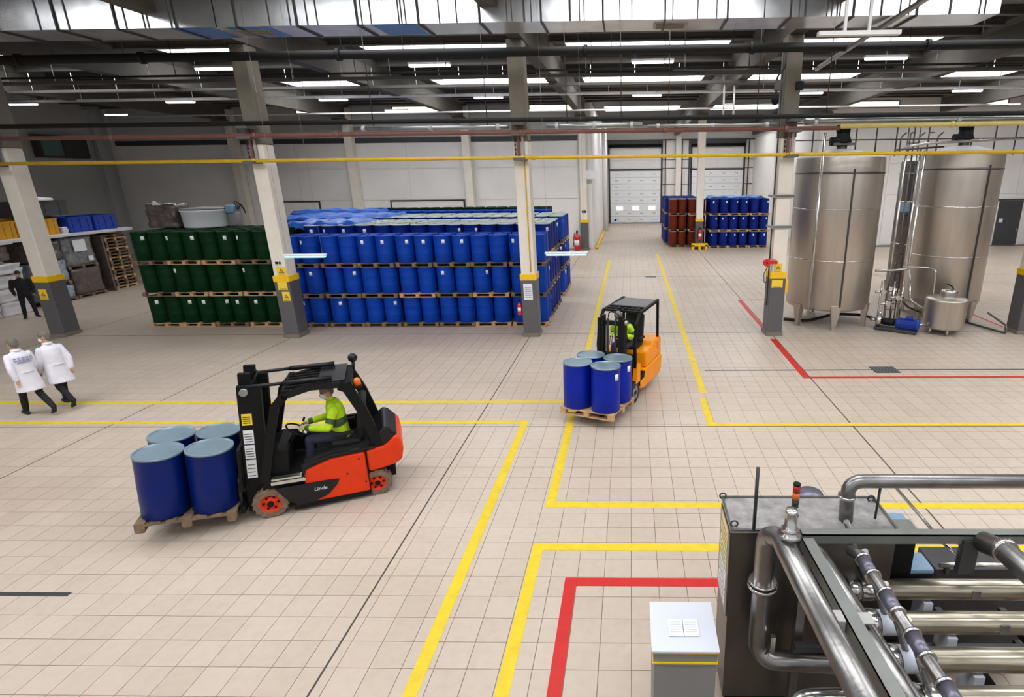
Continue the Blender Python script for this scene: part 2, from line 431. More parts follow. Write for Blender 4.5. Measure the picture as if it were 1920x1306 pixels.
# drain channels
def drain(y, xa, xb):
    strip('drain_channel', (xa, y - .035), (xb, y + .035), STEEL_D, 0.002)
drain(13.74, 1.95, 18); drain(5.55, -14, -7.11)
gr = MB()
gr.b2((6.35, 13.5, -.004), (7.0, 13.98, .004))
go = gr.build('drain_cover', STEEL_D, floor)
for k in range(7): MB().b2((6.40 + k * .085, 13.54, .004), (6.44 + k * .085, 13.94, .009)).build('grate_bar', GUARD, go)
strip('drain_cover', (.75, 27.45), (1.3, 27.85), STEEL_D)

# ================================================================== WALLS
ROOF_Z = 9.7
def wallbox(name, a, b, mat=WALL): return struct(MB().b2(a, b).build(name, mat))
wb = wallbox('wall_back', (-35.1, 38.7, 0), (-2.6, 39.0, ROOF_Z))
# wall panels of the back wall, each its own sheet with reveals
xs = [-34.7, -30.7, -26.75, -22.6, -18.95, -15.0, -11.15, -7.1, -3.5]
zs = [0.05, 3.45, 5.5, 7.15]
for i in range(len(xs) - 1):
    for k in range(3):
        MB().b2((xs[i] + .02, 38.66, zs[k] + .015), (xs[i + 1] - .02, 38.70, zs[k + 1] - .015)).build('wall_panel', WALL, wb)
MB().b2((-34.7, 38.62, 7.16), (-3.5, 38.70, 7.46)).build('wall_band', DARKTRIM, wb)
for xa, xb in ((-34.7, -26.7), (-26.1, -18.9), (-18.3, -11.1), (-10.5, -3.4)):
    MB().b2((xa, 38.6, 7.5), (xb, 38.70, 9.4)).build('upper_panel', WALLG, wb)
def door_frame(xa, xb, z):
    m = MB(); m.b2((xa, 38.57, z), (xb, 38.66, z + .09)); m.b2((xa, 38.57, 0), (xa + .09, 38.66, z)); m.b2((xb - .09, 38.57, 0), (xb, 38.66, z))
    return m
for kx, (xa, xb) in enumerate(((-16.5, -11.35), (-24.3, -21.4))):
    d = struct(door_frame(xa, xb, 3.36).build('door_%d' % (kx + 1), DARKTRIM))
    MB().b2((xa + .09, 38.60, 0.02), (xb - .09, 38.66, 3.36)).build('door_leaf', WALL, d)
for x in (-26.4, -18.6, -10.82):
    o = tag(MB().b2((x - .25, 38.1, 0), (x + .25, 38.6, 9.3)).build('wall_column', COLPAINT),
            'cream concrete half column against back wall, %s' % {-26.4: 'left of the green stack top', -18.6: 'behind the blue tarps', -10.82: 'right of the wide framed door'}[x], 'column')
wl = wallbox('wall_left', (-35.4, -9, 0), (-35.1, 38.7, ROOF_Z), WALLG)
for y in (5.0, 13.0, 21.0, 29.0, 37.6):
    MB().b2((-35.1, y - .25, 0), (-34.75, y + .25, 9.3)).build('pilaster', WALLG, wl)
wr = wallbox('wall_right', (34.6, -9, 0), (34.9, 39, ROOF_Z))
wbr = wallbox('wall_back_right', (12.9, 39.2, 0), (34.9, 39.5, ROOF_Z))
for i in range(5):
    for k in range(3): MB().b2((13 + i * 4.4 + .02, 39.16, zs[k] + .015), (13 + (i + 1) * 4.4 - .02, 39.2, zs[k + 1] - .015)).build('wall_panel', WALL, wbr)
# grey door in right back wall
d3 = struct(MB().b2((24.95, 39.08, 0), (26.95, 39.16, 3.2)).build('door_3', WALL))
MB().b2((25.15, 39.03, 0.02), (26.75, 39.09, 2.95)).build('door_leaf', CHAR, d3)
MB().b2((25.0, 38.98, 3.0), (26.95, 39.09, 3.1)).build('door_header', DARKTRIM, d3)
MB().b2((25.3, 39.01, 1.55), (25.55, 39.03, 1.8)).build('door_sign', PAPER, d3)
MB().b2((26.55, 38.98, 1.0), (26.65, 39.03, 1.12)).build('door_handle', INOXP, d3)
# dock recess
wallbox('wall_dock_left', (-2.95, 39.0, 0), (-2.65, 59.5, ROOF_Z))
wallbox('wall_dock_right', (12.6, 39.2, 0), (12.9, 59.5, ROOF_Z))
wd = wallbox('wall_dock_back', (-2.95, 59.5, 0), (12.9, 59.8, ROOF_Z))
for za, zb in ((5.5, 6.3), (6.36, 8.0)):
    for xa, xb in ((-2.0, .6), (.66, 3.2), (6.3, 8.9), (8.96, 11.6)):
        MB().b2((xa, 59.44, za), (xb, 59.5, zb)).build('wall_panel', WALL, wd)
for xa, xb in ((3.75, 4.6), (5.25, 5.95), (-2.6, -2.45)):
    for za, zb in ((.05, 2.1), (2.15, 3.9), (3.95, 5.5), (5.55, 8)):
        MB().b2((xa, 59.44, za), (xb, 59.5, zb)).build('wall_panel', WALL, wd)
for x in (-2.5, 3.62, 5.32, 6.05, 12.1): MB().b2((x - .05, 59.40, .0), (x + .05, 59.5, 8.2)).build('steel_upright', DARKTRIM, wd)
for z in (2.1, 3.92, 5.5, 6.33):
    for xa, xb in ((3.3, 4.65), (5.2, 6.2), (11.75, 12.6)): MB().b2((xa, 59.41, z - .03), (xb, 59.5, z + .03)).build('steel_rail', DARKTRIM, wd)
MB().b2((-2.6, 59.2, 8.2), (12.6, 59.4, 8.3)).build('steel_rail', DARKTRIM, wd)
def dock_door(nm, x0, x1):
    r = MB(); 
    r.b2((x0 - .18, 59.3, 0), (x0 - .02, 59.5, 8)); r.b2((x1 + .02, 59.3, 0), (x1 + .18, 59.5, 8)); r.b2((x0 - .18, 59.3, 5.28), (x1 + .18, 59.5, 5.46)); r.b2((x0 - .18, 59.1, 7.85), (x1 + .18, 59.5, 8.2))
    d = struct(r.build(nm, DARKTRIM))
    nsec = 8; hgt = 5.24 / nsec
    wdt = x1 - x0
    for k in range(nsec):
        s = MB().rbox(((x0 + x1) / 2, 59.36, .06 + hgt * (k + .5)), (wdt, .08, hgt - .02), .012).build('door_section', DOORW, d)
        for q in range(4):
            if k in (2,): continue
            MB().b2((x0 + wdt * (q + .5) / 4 - .16, 59.31, .06 + hgt * (k + .5) - .03), (x0 + wdt * (q + .5) / 4 + .16, 59.325, .06 + hgt * (k + .5) + .03)).build('hinge_plate', PLATE, s)
    for q in range(3):
        xm = x0 + wdt * (.18 + q * .325)
        MB().rbox((xm, 59.31, 1.55), (.72, .05, .46), .08).build('door_window', DOCKGLASS, d)
    for xa, xb in ((x0 + .0, x0 + 1.2), (x1 - 1.3, x1)):
        MB().b2((xa, 59.0, 0), (xb, 59.3, .1)).build('dock_bumper', LTBLUE, d)
    MB().tube((x0 - .1, 59.15, 7.7), (x1 + .1, 59.15, 7.7), .16, n=10).build('spring_shaft', BLACK, d)
    return d
dock_door('door_4', -2.08, 3.14); dock_door('door_5', 6.36, 11.58)
MB().tube((-1.6, 59.3, .35), (-1.6, 59.25, .35), .1, n=10).build('pull_rope_eye', BLACK, bpy.data.objects['door_4'])
tag(MB().b2((4.65, 58.9, 0), (5.2, 59.5, 9.3)).build('wall_column', COLPAINT), 'cream concrete half column between the two white loading doors', 'column')
# high window in left corner
w1 = struct(MB().b2((-34.7, 33.5, 6.3), (-35.1, 36.6, 7.6)).build('window_1', DARKTRIM))
MB().b2((-34.66, 33.7, 6.4), (-34.72, 34.9, 7.5)).build('window_pane', TEALGLASS, w1)
MB().b2((-34.66, 35.0, 6.4), (-34.72, 36.4, 7.5)).build('window_pane', CHAR, w1)
# glazed facade behind the viewpoint
wrr = struct(MB().b2((-36, -9.2, 0), (35, -9.0, 1.2)).build('wall_rear', WALL))
MB().b2((-36, -9.2, 8.6), (35, -9.0, ROOF_Z)).build('lintel', WALL, wrr)
for k in range(19): MB().b2((-36 + k * 3.95 - .12, -9.2, 1.2), (-36 + k * 3.95 + .12, -9.0, 8.6)).build('mullion', GUARD, wrr)

# ================================================================== CEILING
SKY = []
for yc in (-7.0, 0.7, 8.4, 16.1, 23.8, 31.5):
    for xc in (-22.6, -14.9, -7.1, 0.68, 8.5, 16.3, 24.0):
        if yc > 30 and xc < -15: continue
        if yc > 28 and xc < -22: continue
        hy = {8.4: 1.9, .7: 1.3, 16.1: .7, 23.8: 1.0, 31.5: 1.7}.get(yc, 1.0)
        if xc < -20 and yc in (8.4, 16.1): continue
        if xc < -14 and yc == 16.1: continue
        SKY.append((xc - 3.1, xc + 3.1, yc - hy, yc + hy))
SKY += [(-1.9, 3.7, 43.4, 46.4), (5.7, 11.3, 43.4, 46.4), (-1.9, 3.7, 51.5, 54.5), (5.7, 11.3, 51.5, 54.5)]  # skylights over the dock, added and sized to brighten its walls and doors
bx = sorted(set([X0, X1] + [s[0] for s in SKY] + [s[1] for s in SKY]))
by = sorted(set([Y0, Y1] + [s[2] for s in SKY] + [s[3] for s in SKY]))
rf = MB()
for i in range(len(bx) - 1):
    for k in range(len(by) - 1):
        xm, ym = (bx[i] + bx[i + 1]) / 2, (by[k] + by[k + 1]) / 2
        if any(s[0] < xm < s[1] and s[2] < ym < s[3] for s in SKY): continue
        rf.add([(bx[i], by[k], ROOF_Z), (bx[i + 1], by[k], ROOF_Z), (bx[i + 1], by[k + 1], ROOF_Z), (bx[i], by[k + 1], ROOF_Z)], [(0, 1, 2, 3)])
ceiling = struct(rf.build('ceiling', ROOF))
for s in SKY:
    m = MB(); zt = ROOF_Z + .3
    m.b2((s[0] - .06, s[2], ROOF_Z), (s[0], s[3], zt)); m.b2((s[1], s[2], ROOF_Z), (s[1] + .06, s[3], zt))
    m.b2((s[0], s[2] - .06, ROOF_Z), (s[1], s[2], zt)); m.b2((s[0], s[3], ROOF_Z), (s[1], s[3] + .06, zt))
    k = m.build('skylight', SHAFT, ceiling)
    MB().b2((s[0] - .06, s[2] - .06, zt), (s[1] + .06, s[3] + .06, zt + .03)).build('skylight_pane', SKYPANE, k)
for x in (-26.6, -18.75, -11.0, -3.16, 4.6, 12.4, 20.2, 28.0):
    ye = 58.8 if -3.5 < x < 12.5 else 38.7
    m = MB(); m.prism([(x - .2, 8.62), (x + .2, 8.62), (x + .2, 9.4), (x + .32, 9.55), (x + .32, ROOF_Z), (x - .32, ROOF_Z), (x - .32, 9.55), (x - .2, 9.4)], -8.8, ye)
    m.build('roof_beam', BEAMC, ceiling)
    m = MB(); m.b2((x - .35, 37.4, 8.3), (x + .35, 38.6, 8.62)); 
    if x < 14: m.build('beam_corbel', BEAMC, ceiling)
yy = -7.0
while yy < 38.5:
    if not any(abs(yy - c) < (2.1 if c in (.7, 8.4, 31.5) else 1.25) for c in (-7.0, 0.7, 8.4, 16.1, 23.8, 31.5)):
        m = MB(); m.b2((-35, yy - .06, 9.5), (34.5, yy + .06, ROOF_Z)); m.b2((-35, yy - .12, 9.46), (34.5, yy + .12, 9.5)); m.build('purlin', PURLIN, ceiling)
    yy += 1.3
# clerestory strips at the top of the back walls
for k, (xa, xb, yw) in enumerate(((-15.6, -11.4, 38.6), (-6.6, -3.5, 38.6), (-22.0, -19.2, 38.6), (13.3, 17.6, 39.2), (20.6, 24.6, 39.2))):
    w_ = MB(); w_.b2((xa, yw - .06, 8.95), (xb, yw, 9.0)); w_.b2((xa, yw - .06, 9.33), (xb, yw, 9.38)); w_.b2((xa, yw - .06, 8.95), (xa + .06, yw, 9.38)); w_.b2((xb - .06, yw - .06, 8.95), (xb, yw, 9.38))
    w_ = struct(w_.build('window_%d' % (k + 2), PURLIN)); MB().b2((xa + .05, yw - .03, 8.99), (xb - .05, yw - .005, 9.34)).build('window_pane', CLEREST, w_)


# ================================================================== COLUMNS
def warning_sign(parent, x, y, z, w, h, tri=True):
    s = MB().b2((x - w / 2, y - .012, z - h / 2), (x + w / 2, y, z + h / 2)).build('warning_sign', PAPERY, parent)
    t = MB(); c = w * .3
    if tri:
        t.prism([(x - c, z - c * .6), (x + c, z - c * .6), (x, z + c)], y - .016, y - .012); t.build('sign_symbol', BLACKINK, s)
        MB().prism([(x - c * .6, z - c * .4), (x + c * .6, z - c * .4), (x, z + c * .6)], y - .02, y - .016).build('sign_field', PAPERY, s)
        MB().b2((x - c * .1, y - .023, z - c * .3), (x + c * .1, y - .02, z + c * .25)).build('sign_mark', BLACKINK, s)
    for k in range(2): MB().b2((x - w * .35, y - .016, z - h * .32 - k * .04), (x + w * .35, y - .012, z - h * .30 - k * .04)).build('sign_lettering', BLACKINK, s)
    return s
def column(x, y, label, w=.44, d=.52, hgt=8.62, guard=True, plinth=True):
    t = thing('concrete_column', label, 'column', (x, y, 0))
    MB().rbox((0, d / 2, 3.0), (w, d, 5.9), .03).build('painted_shaft', COLPAINT, t)
    MB().rbox((0, d / 2, (5.95 + hgt) / 2), (w + .02, d + .02, hgt - 5.95), .03).build('bare_shaft' if y < 30 else 'upper_shaft', CONC if y < 30 else COLPAINT, t)
    if guard:
        MB().rbox((0, d / 2, .96), (w + .05, d + .05, 1.76), .02).build('guard_cladding', GUARD, t)
        MB().rbox((0, d / 2, 1.94), (w + .07, d + .07, .2), .015).build('yellow_band', YELBAND, t)
    if plinth: MB().rbox((0, d / 2, .06), (w + .1, d + .1, .12), .01).build('plinth', CONC, t)
    return t
CY0 = 17.0
c1 = column(-19.1, 17.2, 'leftmost cream column with grey guard, standing beside the wrapped goods')
c2 = column(-11.07, CY0, 'cream column with yellow band standing between green and blue drum stacks')
c3 = column(-3.22, CY0, 'cream column with taped white notice at right end of blue drum stack')
c4 = column(4.58, CY0, 'cream column with grey cable clamps in front of the left steel tank')
c5 = column(12.5, CY0, 'cream column with grey guard at far right, cut by frame edge')
d_ = -.03
for c, off in ((c1, .0), (c2, -.05), (c3, .02), (c4, .05), (c5, 0)):
    for z, w_, hh in ((5.40, .34, .08), (6.08, .42, .07), (6.36, .3, .1)): MB().b2((off - w_ / 2, -.40, z), (off + w_ / 2, .0, z + hh)).build('pipe_bracket', PURLIN, c)
    MB().b2((off - .1, -.06, 5.45), (off - .02, .0, 6.4)).build('bracket_strap', PIPERED, c)
    MB().b2((off + .03, -.05, 5.5), (off + .1, -.0, 6.25)).build('cable_box', GALVD, c)
    for k in range(5): MB().tube((off - .16, -.05, 5.55 + k * .12), (off - .16, -.05, 5.64 + k * .12), .025, n=6).build('chain_link', DARKTRIM, c)
warning_sign(c1, .1 - .12, d_, 1.45, .26, .34)
warning_sign(c2, .06, -.005, 2.18, .3, .28); warning_sign(c2, .02, d_, 1.72, .3, .26, False); warning_sign(c2, .08, d_, 1.38, .24, .3)
b = MB().b2((-.12, -.02, 2.38), (.12, -.001, 2.52)).build('switch_plate', PAPER, c2)
MB().b2((-.08, -.03, 2.41), (.02, -.02, 2.49)).build('switch_window', BLACK, b); MB().b2((.04, -.03, 2.41), (.09, -.02, 2.49)).build('switch_key', BLACK, b)
p = MB().b2((-.16, -.045, 1.22), (.12, d_, 1.74)).build('paper_notice', PAPER, c3)
for k in range(6): MB().b2((-.12, -.049, 1.3 + k * .06), (.08, -.045, 1.315 + k * .06)).build('notice_lettering', INK, p)
MB().tube((.1, -.02, 2.1), (.1, -.02, 6.0), .018, n=8).build('conduit', PIPEYEL, c3)
warning_sign(c4, -.02, -.005, 2.18, .22, .26); warning_sign(c4, -.02, d_, 1.68, .34, .24, False)
MB().b2((.24, -.01, 1.4), (.32, .1, 1.8)).build('yellow_tag', YELBAND, c4)
for z in (3.42, 4.32):
    m = MB(); m.b2((-.32, -.05, z - .045), (.34, -.01, z + .045)); m.b2((-.28, -.055, z - .02), (.30, -.05, z + .02), mi=1); m.b2((-.36, -.03, z - .03), (-.26, .5, z + .03))
    m.build('cable_clamp', [GALVD, GUARD], c4)
MB().tube((-.3, .0, 1.0), (-.3, .0, 8.3), .022, n=8).build('cable_conduit', DARKTRIM, c4)
m = MB(); m.path([(-.3, 0, 2.3), (-.45, 0, 2.0), (-.42, 0, 1.7), (-.3, 0, 1.75)], .012, 6, bend=.08); m.build('hanging_cable', BLACK, c4)
# back row columns
c6 = column(-3.16, 38.3, 'slim white column with extinguisher at its foot, near dock aisle corner', .46, .3, 8.62)
c7 = column(4.72, 38.3, 'slim white column with yellow foot barrier between brown and blue drums', .46, .46, 8.62)
for c in (c6,):
    m = MB(); m.b2((.22, -.02, 4.7), (.95, .1, 5.25)); m.build('junction_box', PAPER, c)
    for sx in (-.08, .08): MB().b2((sx - .06, -.03, 2.5), (sx + .06, -.001, 2.66)).build('small_plate', DARKTRIM, c)
# yellow barrier round the foot of c7
t = thing('foot_barrier', 'low yellow steel barrier around the slim column foot', 'barrier', (4.72, 37.95, 0))
for sx in (-.45, .45): MB().b2((sx - .08, -.1, 0), (sx + .08, .1, .32)).build('post', YELBAND, t)
MB().b2((-.55, -.1, .22), (.55, .1, .42)).build('rail', YELBAND, t); MB().b2((-.08, -.08, 0), (.08, .08, .22)).build('post', YELBAND, t)
# yellow guard rail along dock wall
t = thing('guard_rail', 'long yellow wheel guard rail along the dock aisle wall', 'guard rail', (-2.36, 38.4, 0))
MB().tube((0, 0, .12), (0, 12, .12), .075, n=10).build('rail', YELBAND, t)
for k in range(5): MB().b2((-.1, k * 2.95, 0), (.1, k * 2.95 + .12, .12)).build('foot', YELBAND, t)
# fire extinguishers
def extinguisher(x, y, label, z=0.0, s=1.0):
    t = thing('fire_extinguisher', label, 'extinguisher', (x, y, z))
    MB().lathe([(0, 0), (.11 * s, 0), (.12 * s, .02 * s), (.12 * s, .5 * s), (.1 * s, .58 * s), (.04 * s, .62 * s), (.03 * s, .7 * s), (0, .7 * s)], 16).build('cylinder', REDM, t)
    m = MB(); m.b2((-.03 * s, -.03 * s, .68 * s), (.03 * s, .12 * s, .74 * s)); m.b2((-.02 * s, -.02 * s, .74 * s), (.02 * s, .16 * s, .77 * s)); m.build('valve', BLACK, t)
    m = MB(); m.path([(0, -.03 * s, .7 * s), (-.1 * s, -.1 * s, .66 * s), (-.15 * s, -.06 * s, .35 * s), (-.13 * s, -.04 * s, .15 * s)], .014 * s, 7, bend=.08); m.build('hose', BLACK, t)
    MB().lathe([(.121 * s, .2 * s), (.122 * s, .2 * s), (.122 * s, .4 * s), (.121 * s, .4 * s)], 10, a0=-2.4, a1=-.8).build('label_band', PAPER, t)
    return t
extinguisher(-3.66, 38.0, 'large red wheeled fire extinguisher beside the slim white column', 0, 1.75)
extinguisher(-3.56, 17.05, 'narrow red fire extinguisher hung on column beside blue drums', .72, .62)
extinguisher(4.74, 38.1, 'red fire extinguisher hung on slim column by brown drums', .62, 1.1)
t = thing('hose_reel', 'small red hose reel mounted left of the tank-side column', 'hose reel', (4.1, 16.6, 2.4))
MB().lathe([(.03, -.05), (.11, -.05), (.11, -.035), (.06, -.03), (.06, .03), (.11, .035), (.11, .05), (.03, .05)], 18, axis=(0, 1, 0)).build('reel', REDM, t)
MB().b2((.0, .05, -.05), (.34, .36, .05)).build('bracket', REDM, t)

# ================================================================== DUCTS AND PIPES UNDER THE ROOF
t = thing('ventilation_duct', 'large ribbed galvanised air duct across the top of the hall', 'duct', (0, 0, 0))
DY, DZ = 14.0, 8.32
xs = [-17.4 + k * 1.4 for k in range(19)]; xs[-1] = 8.25
for i in range(len(xs) - 1):
    mm = MB(); mm.b2((xs[i] + .02, DY, DZ), (xs[i + 1] - .02, DY + 1.05, DZ + 1.15))
    mm.build('duct_section', GALV, t)
    fl = MB(); x = xs[i]
    fl.b2((x - .02, DY - .035, DZ - .035), (x + .02, DY + 1.085, DZ + 1.185)); fl.build('flange', DARKTRIM, t)
rnd = random.Random(3)
for i in range(64):
    x = rnd.uniform(-17, 8); 
    if min(abs(x - q) for q in xs) < .1: continue
    MB().b2((x - .012, DY - .018, DZ), (x + .012, DY, DZ + 1.15)).build('stiffening_rib', GUARD, t)
for x in (-8.9, 0.95): 
    g = MB(); g.b2((x - .4, DY + .25, DZ - .02), (x + .4, DY + .8, DZ)); q = g.build('air_grille', GALVD, t); MB().b2((x - .33, DY + .32, DZ - .03), (x + .33, DY + .73, DZ - .02)).build('grille_core', CONC, q)
for x in (-10.6, -9.3, -5.9): MB().b2((x, DY + .05, DZ - .006), (x + 1.0, DY + 1.0, DZ - .001)).build('blue_reflection_patch', BLUESHEET_REFL, t)  # blue reflections on the duct underside, put in as coloured patches
def pipe(name, label, pts, r, mat, cat='pipe', n=10, joints=None, bend=0.0, jm=None):
    t = thing(name, label, cat, pts[0])
    o = Vector(pts[0])
    m = MB(); m.path([Vector(p) - o for p in pts], r, n, bend=bend); m.build('pipe_run', mat, t)
    if joints:
        a, b = Vector(pts[0]), Vector(pts[-1]); d = (b - a).normalized()
        for x in joints:
            s = (x - a.x) / (b.x - a.x); c = a + (b - a) * s - o
            m = MB(); m.tube(c - d * .05, c + d * .05, r * 1.35, n=n); m.build('coupling', jm or mat, t)
    return t
def hangers(t, xs, z0, z1, y, mat=DARKTRIM):
    for x in xs: MB().tube((x - t.location.x, y - t.location.y, z0 - t.location.z), (x - t.location.x, y - t.location.y, z1 - t.location.z), .014, n=6).build('hanger_rod', mat, t)
t = pipe('fire_main', 'thick black pipe running across the columns under the duct', [(-20, 16.6, 8.21), (14, 16.6, 8.21)], .12, PIPEBLK, joints=[-17, -13.5, -8, -1.2, 3.3, 8, 11], jm=PIPEBLK)
hangers(t, [-16, -14, -9.5, -7.9, -6.2, -2.2, -.5, 1.5, 3.6, 7, 9.4], 8.3, 9.2, 16.6)
pipe('black_cable_tube', 'thin black pipe above the oxide red pipe across all columns', [(-20, 16.62, 6.49), (14, 16.62, 6.49)], .065, PIPEBLK)
pipe('oxide_red_pipe', 'oxide red pipe crossing the hall between black and yellow pipes', [(-20, 16.66, 6.17), (5.9, 16.66, 6.17)], .06, PIPERED, joints=[-15, -10.8, -8.4, -3.1, 1.0, 4.4])
pipe('cream_pipe', 'cream pipe continuing right of the red pipe above the tanks', [(5.9, 16.66, 6.22), (15, 16.66, 6.26)], .07, PIPECREAM, joints=[9.0])
pipe('gas_pipe', 'long bright yellow gas pipe across the hall in front of columns', [(-21, 16.72, 5.48), (14.5, 16.72, 5.48)], .05, PIPEYEL, joints=[-18.9, -11.0, -3.1, -2.8, 4.6], jm=PIPEYEL)
for nm, a, b, r, z, lb in (('insulated_pipe', -8.0, -3.5, .06, 6.33, 'silver insulated pipe stretch left of the notice column'), ('insulated_pipe', -2.4, .35, .075, 6.33, 'short fat silver pipe right of the notice column'), ('insulated_pipe', .5, 4.2, .045, 6.30, 'thin silver pipe over the dock aisle'), ('insulated_pipe', 4.95, 13.5, .12, 6.38, 'fat silver insulated pipe above the steel tanks')):
    t = pipe(nm, lb, [(a, 16.85, z), (b, 16.85, z)], r, PIPESIL, joints=[a + .3, (a + b) / 2, b - .3], jm=LAMPBODY)
    hangers(t, [a + .6, b - .6], z, 9.68, 16.85)
t = pipe('white_conduit', 'white sprinkler pipe crossing under the roof, brightest of the roof pipes', [(-30, 28.0, 8.62), (22, 28.0, 8.62)], .07, PIPEWHT)
hangers(t, [-28 + k * 1.8 for k in range(27)], 8.6, 9.45, 28.0, PIPEWHT)
t = pipe('grey_conduit', 'pale grey pipe crossing under the far roof', [(-30, 34.0, 8.52), (22, 34.0, 8.52)], .05, PIPEWHT)
t = pipe('black_roof_pipe', 'slim black pipe under the roof behind the column row', [(-24, 19.0, 8.14), (16, 19.0, 8.14)], .035, PIPEBLK); hangers(t, [-20, -14.5, -8.7, -5.8, -1.2, 1.1, 3.2, 8.6, 12.6], 8.15, 9.2, 19.0)
for y, z, nm, lb in ((22.0, 8.42, 'grey_cable_tray', 'grey cable tray under the roof, nearer of two'), (24.6, 8.5, 'grey_cable_tray', 'grey cable tray under the roof, farther of two')):
    t = thing(nm, lb, 'cable tray', (-26, y, z))
    MB().b2((0, -.12, -.02), (44, .12, 0)).build('tray_floor', PURLIN, t)
    for s in (-1, 1): MB().b2((0, s * .12 - .01, -.02), (44, s * .12 + .01, .08)).build('tray_side', PURLIN, t)
    for k in range(24): MB().tube((1 + k * 1.8, 0, 0), (1 + k * 1.8, 0, .75), .012, n=6).build('hanger_rod', PIPEWHT, t)
# diagonal strut and hung tray near upper right
pipe('diagonal_strut', 'diagonal grey steel strut sloping under the roof at upper right', [(5.98, 11.2, 8.35), (5.81, 19.0, 8.05)], .06, GALVD)
t = thing('hung_tray', 'short white tray on two rods hanging below the duct', 'cable tray', (4.8, 13.0, 7.76))
MB().b2((-.85, -.08, -.04), (.85, .08, .04)).build('tray_bar', PIPEWHT, t)
for sx in (-.3, .2): MB().b2((sx - .03, -.03, .04), (sx + .03, .03, 1.95)).build('hanger_rod', PIPEWHT, t)
# roof ladder-like hangers over the aisle
t = thing('pipe_rack', 'white ladder-shaped pipe hanger over the dock aisle', 'pipe hanger', (4.3, 26.0, 7.3))
for sx in (-.22, .22): MB().tube((sx, 0, 0), (sx, 0, 1.3), .04, n=8).build('upright', PIPEWHT, t)
for z in (.1, .55): MB().tube((-.22, 0, z), (.22, 0, z), .03, n=8).build('rung', PIPEWHT, t)
# drop pipe, camera bracket and valve on c4
t = thing('valve_assembly', 'black pipe assembly with dome camera beside the tank column top', 'camera', (4.2, 16.85, 7.2))
m = MB(); m.path([(.1, 0, 1.0), (.1, 0, .55), (-.1, 0, .35), (-.1, 0, -.1)], .03, 8, bend=.1); m.build('drop_tube', DARKTRIM, t)
MB().lathe([(0, -.3), (.07, -.27), (.11, -.18), (.11, -.05), (0, -.03)], 14, c=(-.12, 0, -.1)).build('camera_dome', BLACK, t)
MB().rbox((-.08, 0, .1), (.16, .14, .26), .03).build('camera_housing', PURLIN, t)
MB().b2((.42, -.1, -.02), (.62, .0, .2)).build('speaker_box', BLACK, t)
m = MB(); m.path([(-.1, 0, .5), (-.7, 0, .5), (-3.0, 0, .52)], .035, 8); m.build('branch_tube', DARKTRIM, t)
for x in (-.5, -.9, -1.3): MB().tube((x, 0, .5), (x, 0, 1.1), .018, n=6).build('hanger_rod', DARKTRIM, t)
# vertical white downpipe at dock corner
pipe('down_pipe', 'vertical pale round downpipe at the dock aisle wall', [(-2.3, 51.5, 0.0), (-2.3, 51.5, 9.2)], .22, PIPEWHT, n=16)

# ================================================================== LAMPS
def lamp(x, y, z, label, L=1.36, mat=TUBE, w=.16):
    t = thing('ceiling_lamp', label, 'lamp', (x, y, z), 0, 'roof tube lamps')
    MB().rbox((0, 0, .06), (L, w, .07), .015).build('housing', LAMPBODY, t)
    MB().rbox((0, 0, .0), (L - .04, w - .02, .07), .03).build('diffuser', mat, t)
    for sx in (-.45, .45): MB().tube((sx, 0, .08), (sx, 0, 9.5 - z), .006, n=5).build('suspension_wire', PURLIN, t)
    return t
for i, (x, y) in enumerate(((-13.3, 19.2), (-6.38, 19.2), (.72, 19.2), (8.02, 19.2))):
    lamp(x, y, 8.36, 'glowing tube lamp in the near roof row, %s from left' % ORD[i])
for i, x in enumerate((-28.4, -20.9, -13.7, -6.5, .78, 8.08, 15.2)):
    lamp(x, 27.3, 8.4, 'glowing tube lamp in the middle roof row, %s from left' % ORD[i])
for i, x in enumerate((-30.9, -13.9, 8.2)):
    lamp(x, 35.0, 8.72, 'glowing tube lamp in the far roof row, %s from left' % ORD[i])
for x, lb in ((-8.2, 'pale blue glass reflection of a tube lamp, right of the column between stacks'), (-1.6, 'pale blue glass reflection of a tube lamp, right of the notice column')):
    t = thing('lamp_reflection', lb, 'lamp', (x, 13.7, 3.1), 0, 'tube lamp reflections')  # reflections of ceiling lamps in glass, added as glowing tubes on thin wires
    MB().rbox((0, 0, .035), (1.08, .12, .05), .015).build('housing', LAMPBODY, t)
    MB().tube((-.5, -.03, .0), (.5, -.03, .0), .03, n=10).build('reflected_tube', CYREFL, t)
    MB().tube((-.5, .035, .0), (.5, .035, .0), .03, n=10).build('reflected_tube', CYREFL, t)
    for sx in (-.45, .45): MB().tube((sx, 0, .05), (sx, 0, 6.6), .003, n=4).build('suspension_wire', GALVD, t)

# ================================================================== DRUMS AND PALLETS
def drum_profile(r, h, hoops=True):
    if not hoops: return [(0, .012), (r * .95, .012), (r * .97, 0), (r, .012), (r, h * .5), (r, h - .03), (r * 1.015, h - .02), (r * 1.015, h), (r * .97, h), (r * .96, h - .018), (0, h - .018)]
    return [(0, .012), (r * .95, .012), (r * .97, 0), (r, .012), (r, h * .32), (r * 1.012, h * .335), (r * 1.012, h * .345), (r, h * .36), (r, h * .64), (r * 1.012, h * .655), (r * 1.012, h * .665), (r, h * .68), (r, h - .03), (r * 1.015, h - .02), (r * 1.015, h), (r * .97, h), (r * .96, h - .018), (0, h - .018)]
def lid_mesh(r, h, mat, name='lid'):
    m = MB(); m.lathe([(0, h - .016), (r * .955, h - .016), (r * .965, h + .004), (r * 1.025, h + .004), (r * 1.03, h - .03), (r * 1.018, h - .03)], 28)
    return m.mesh(name, mat)
DM = {}
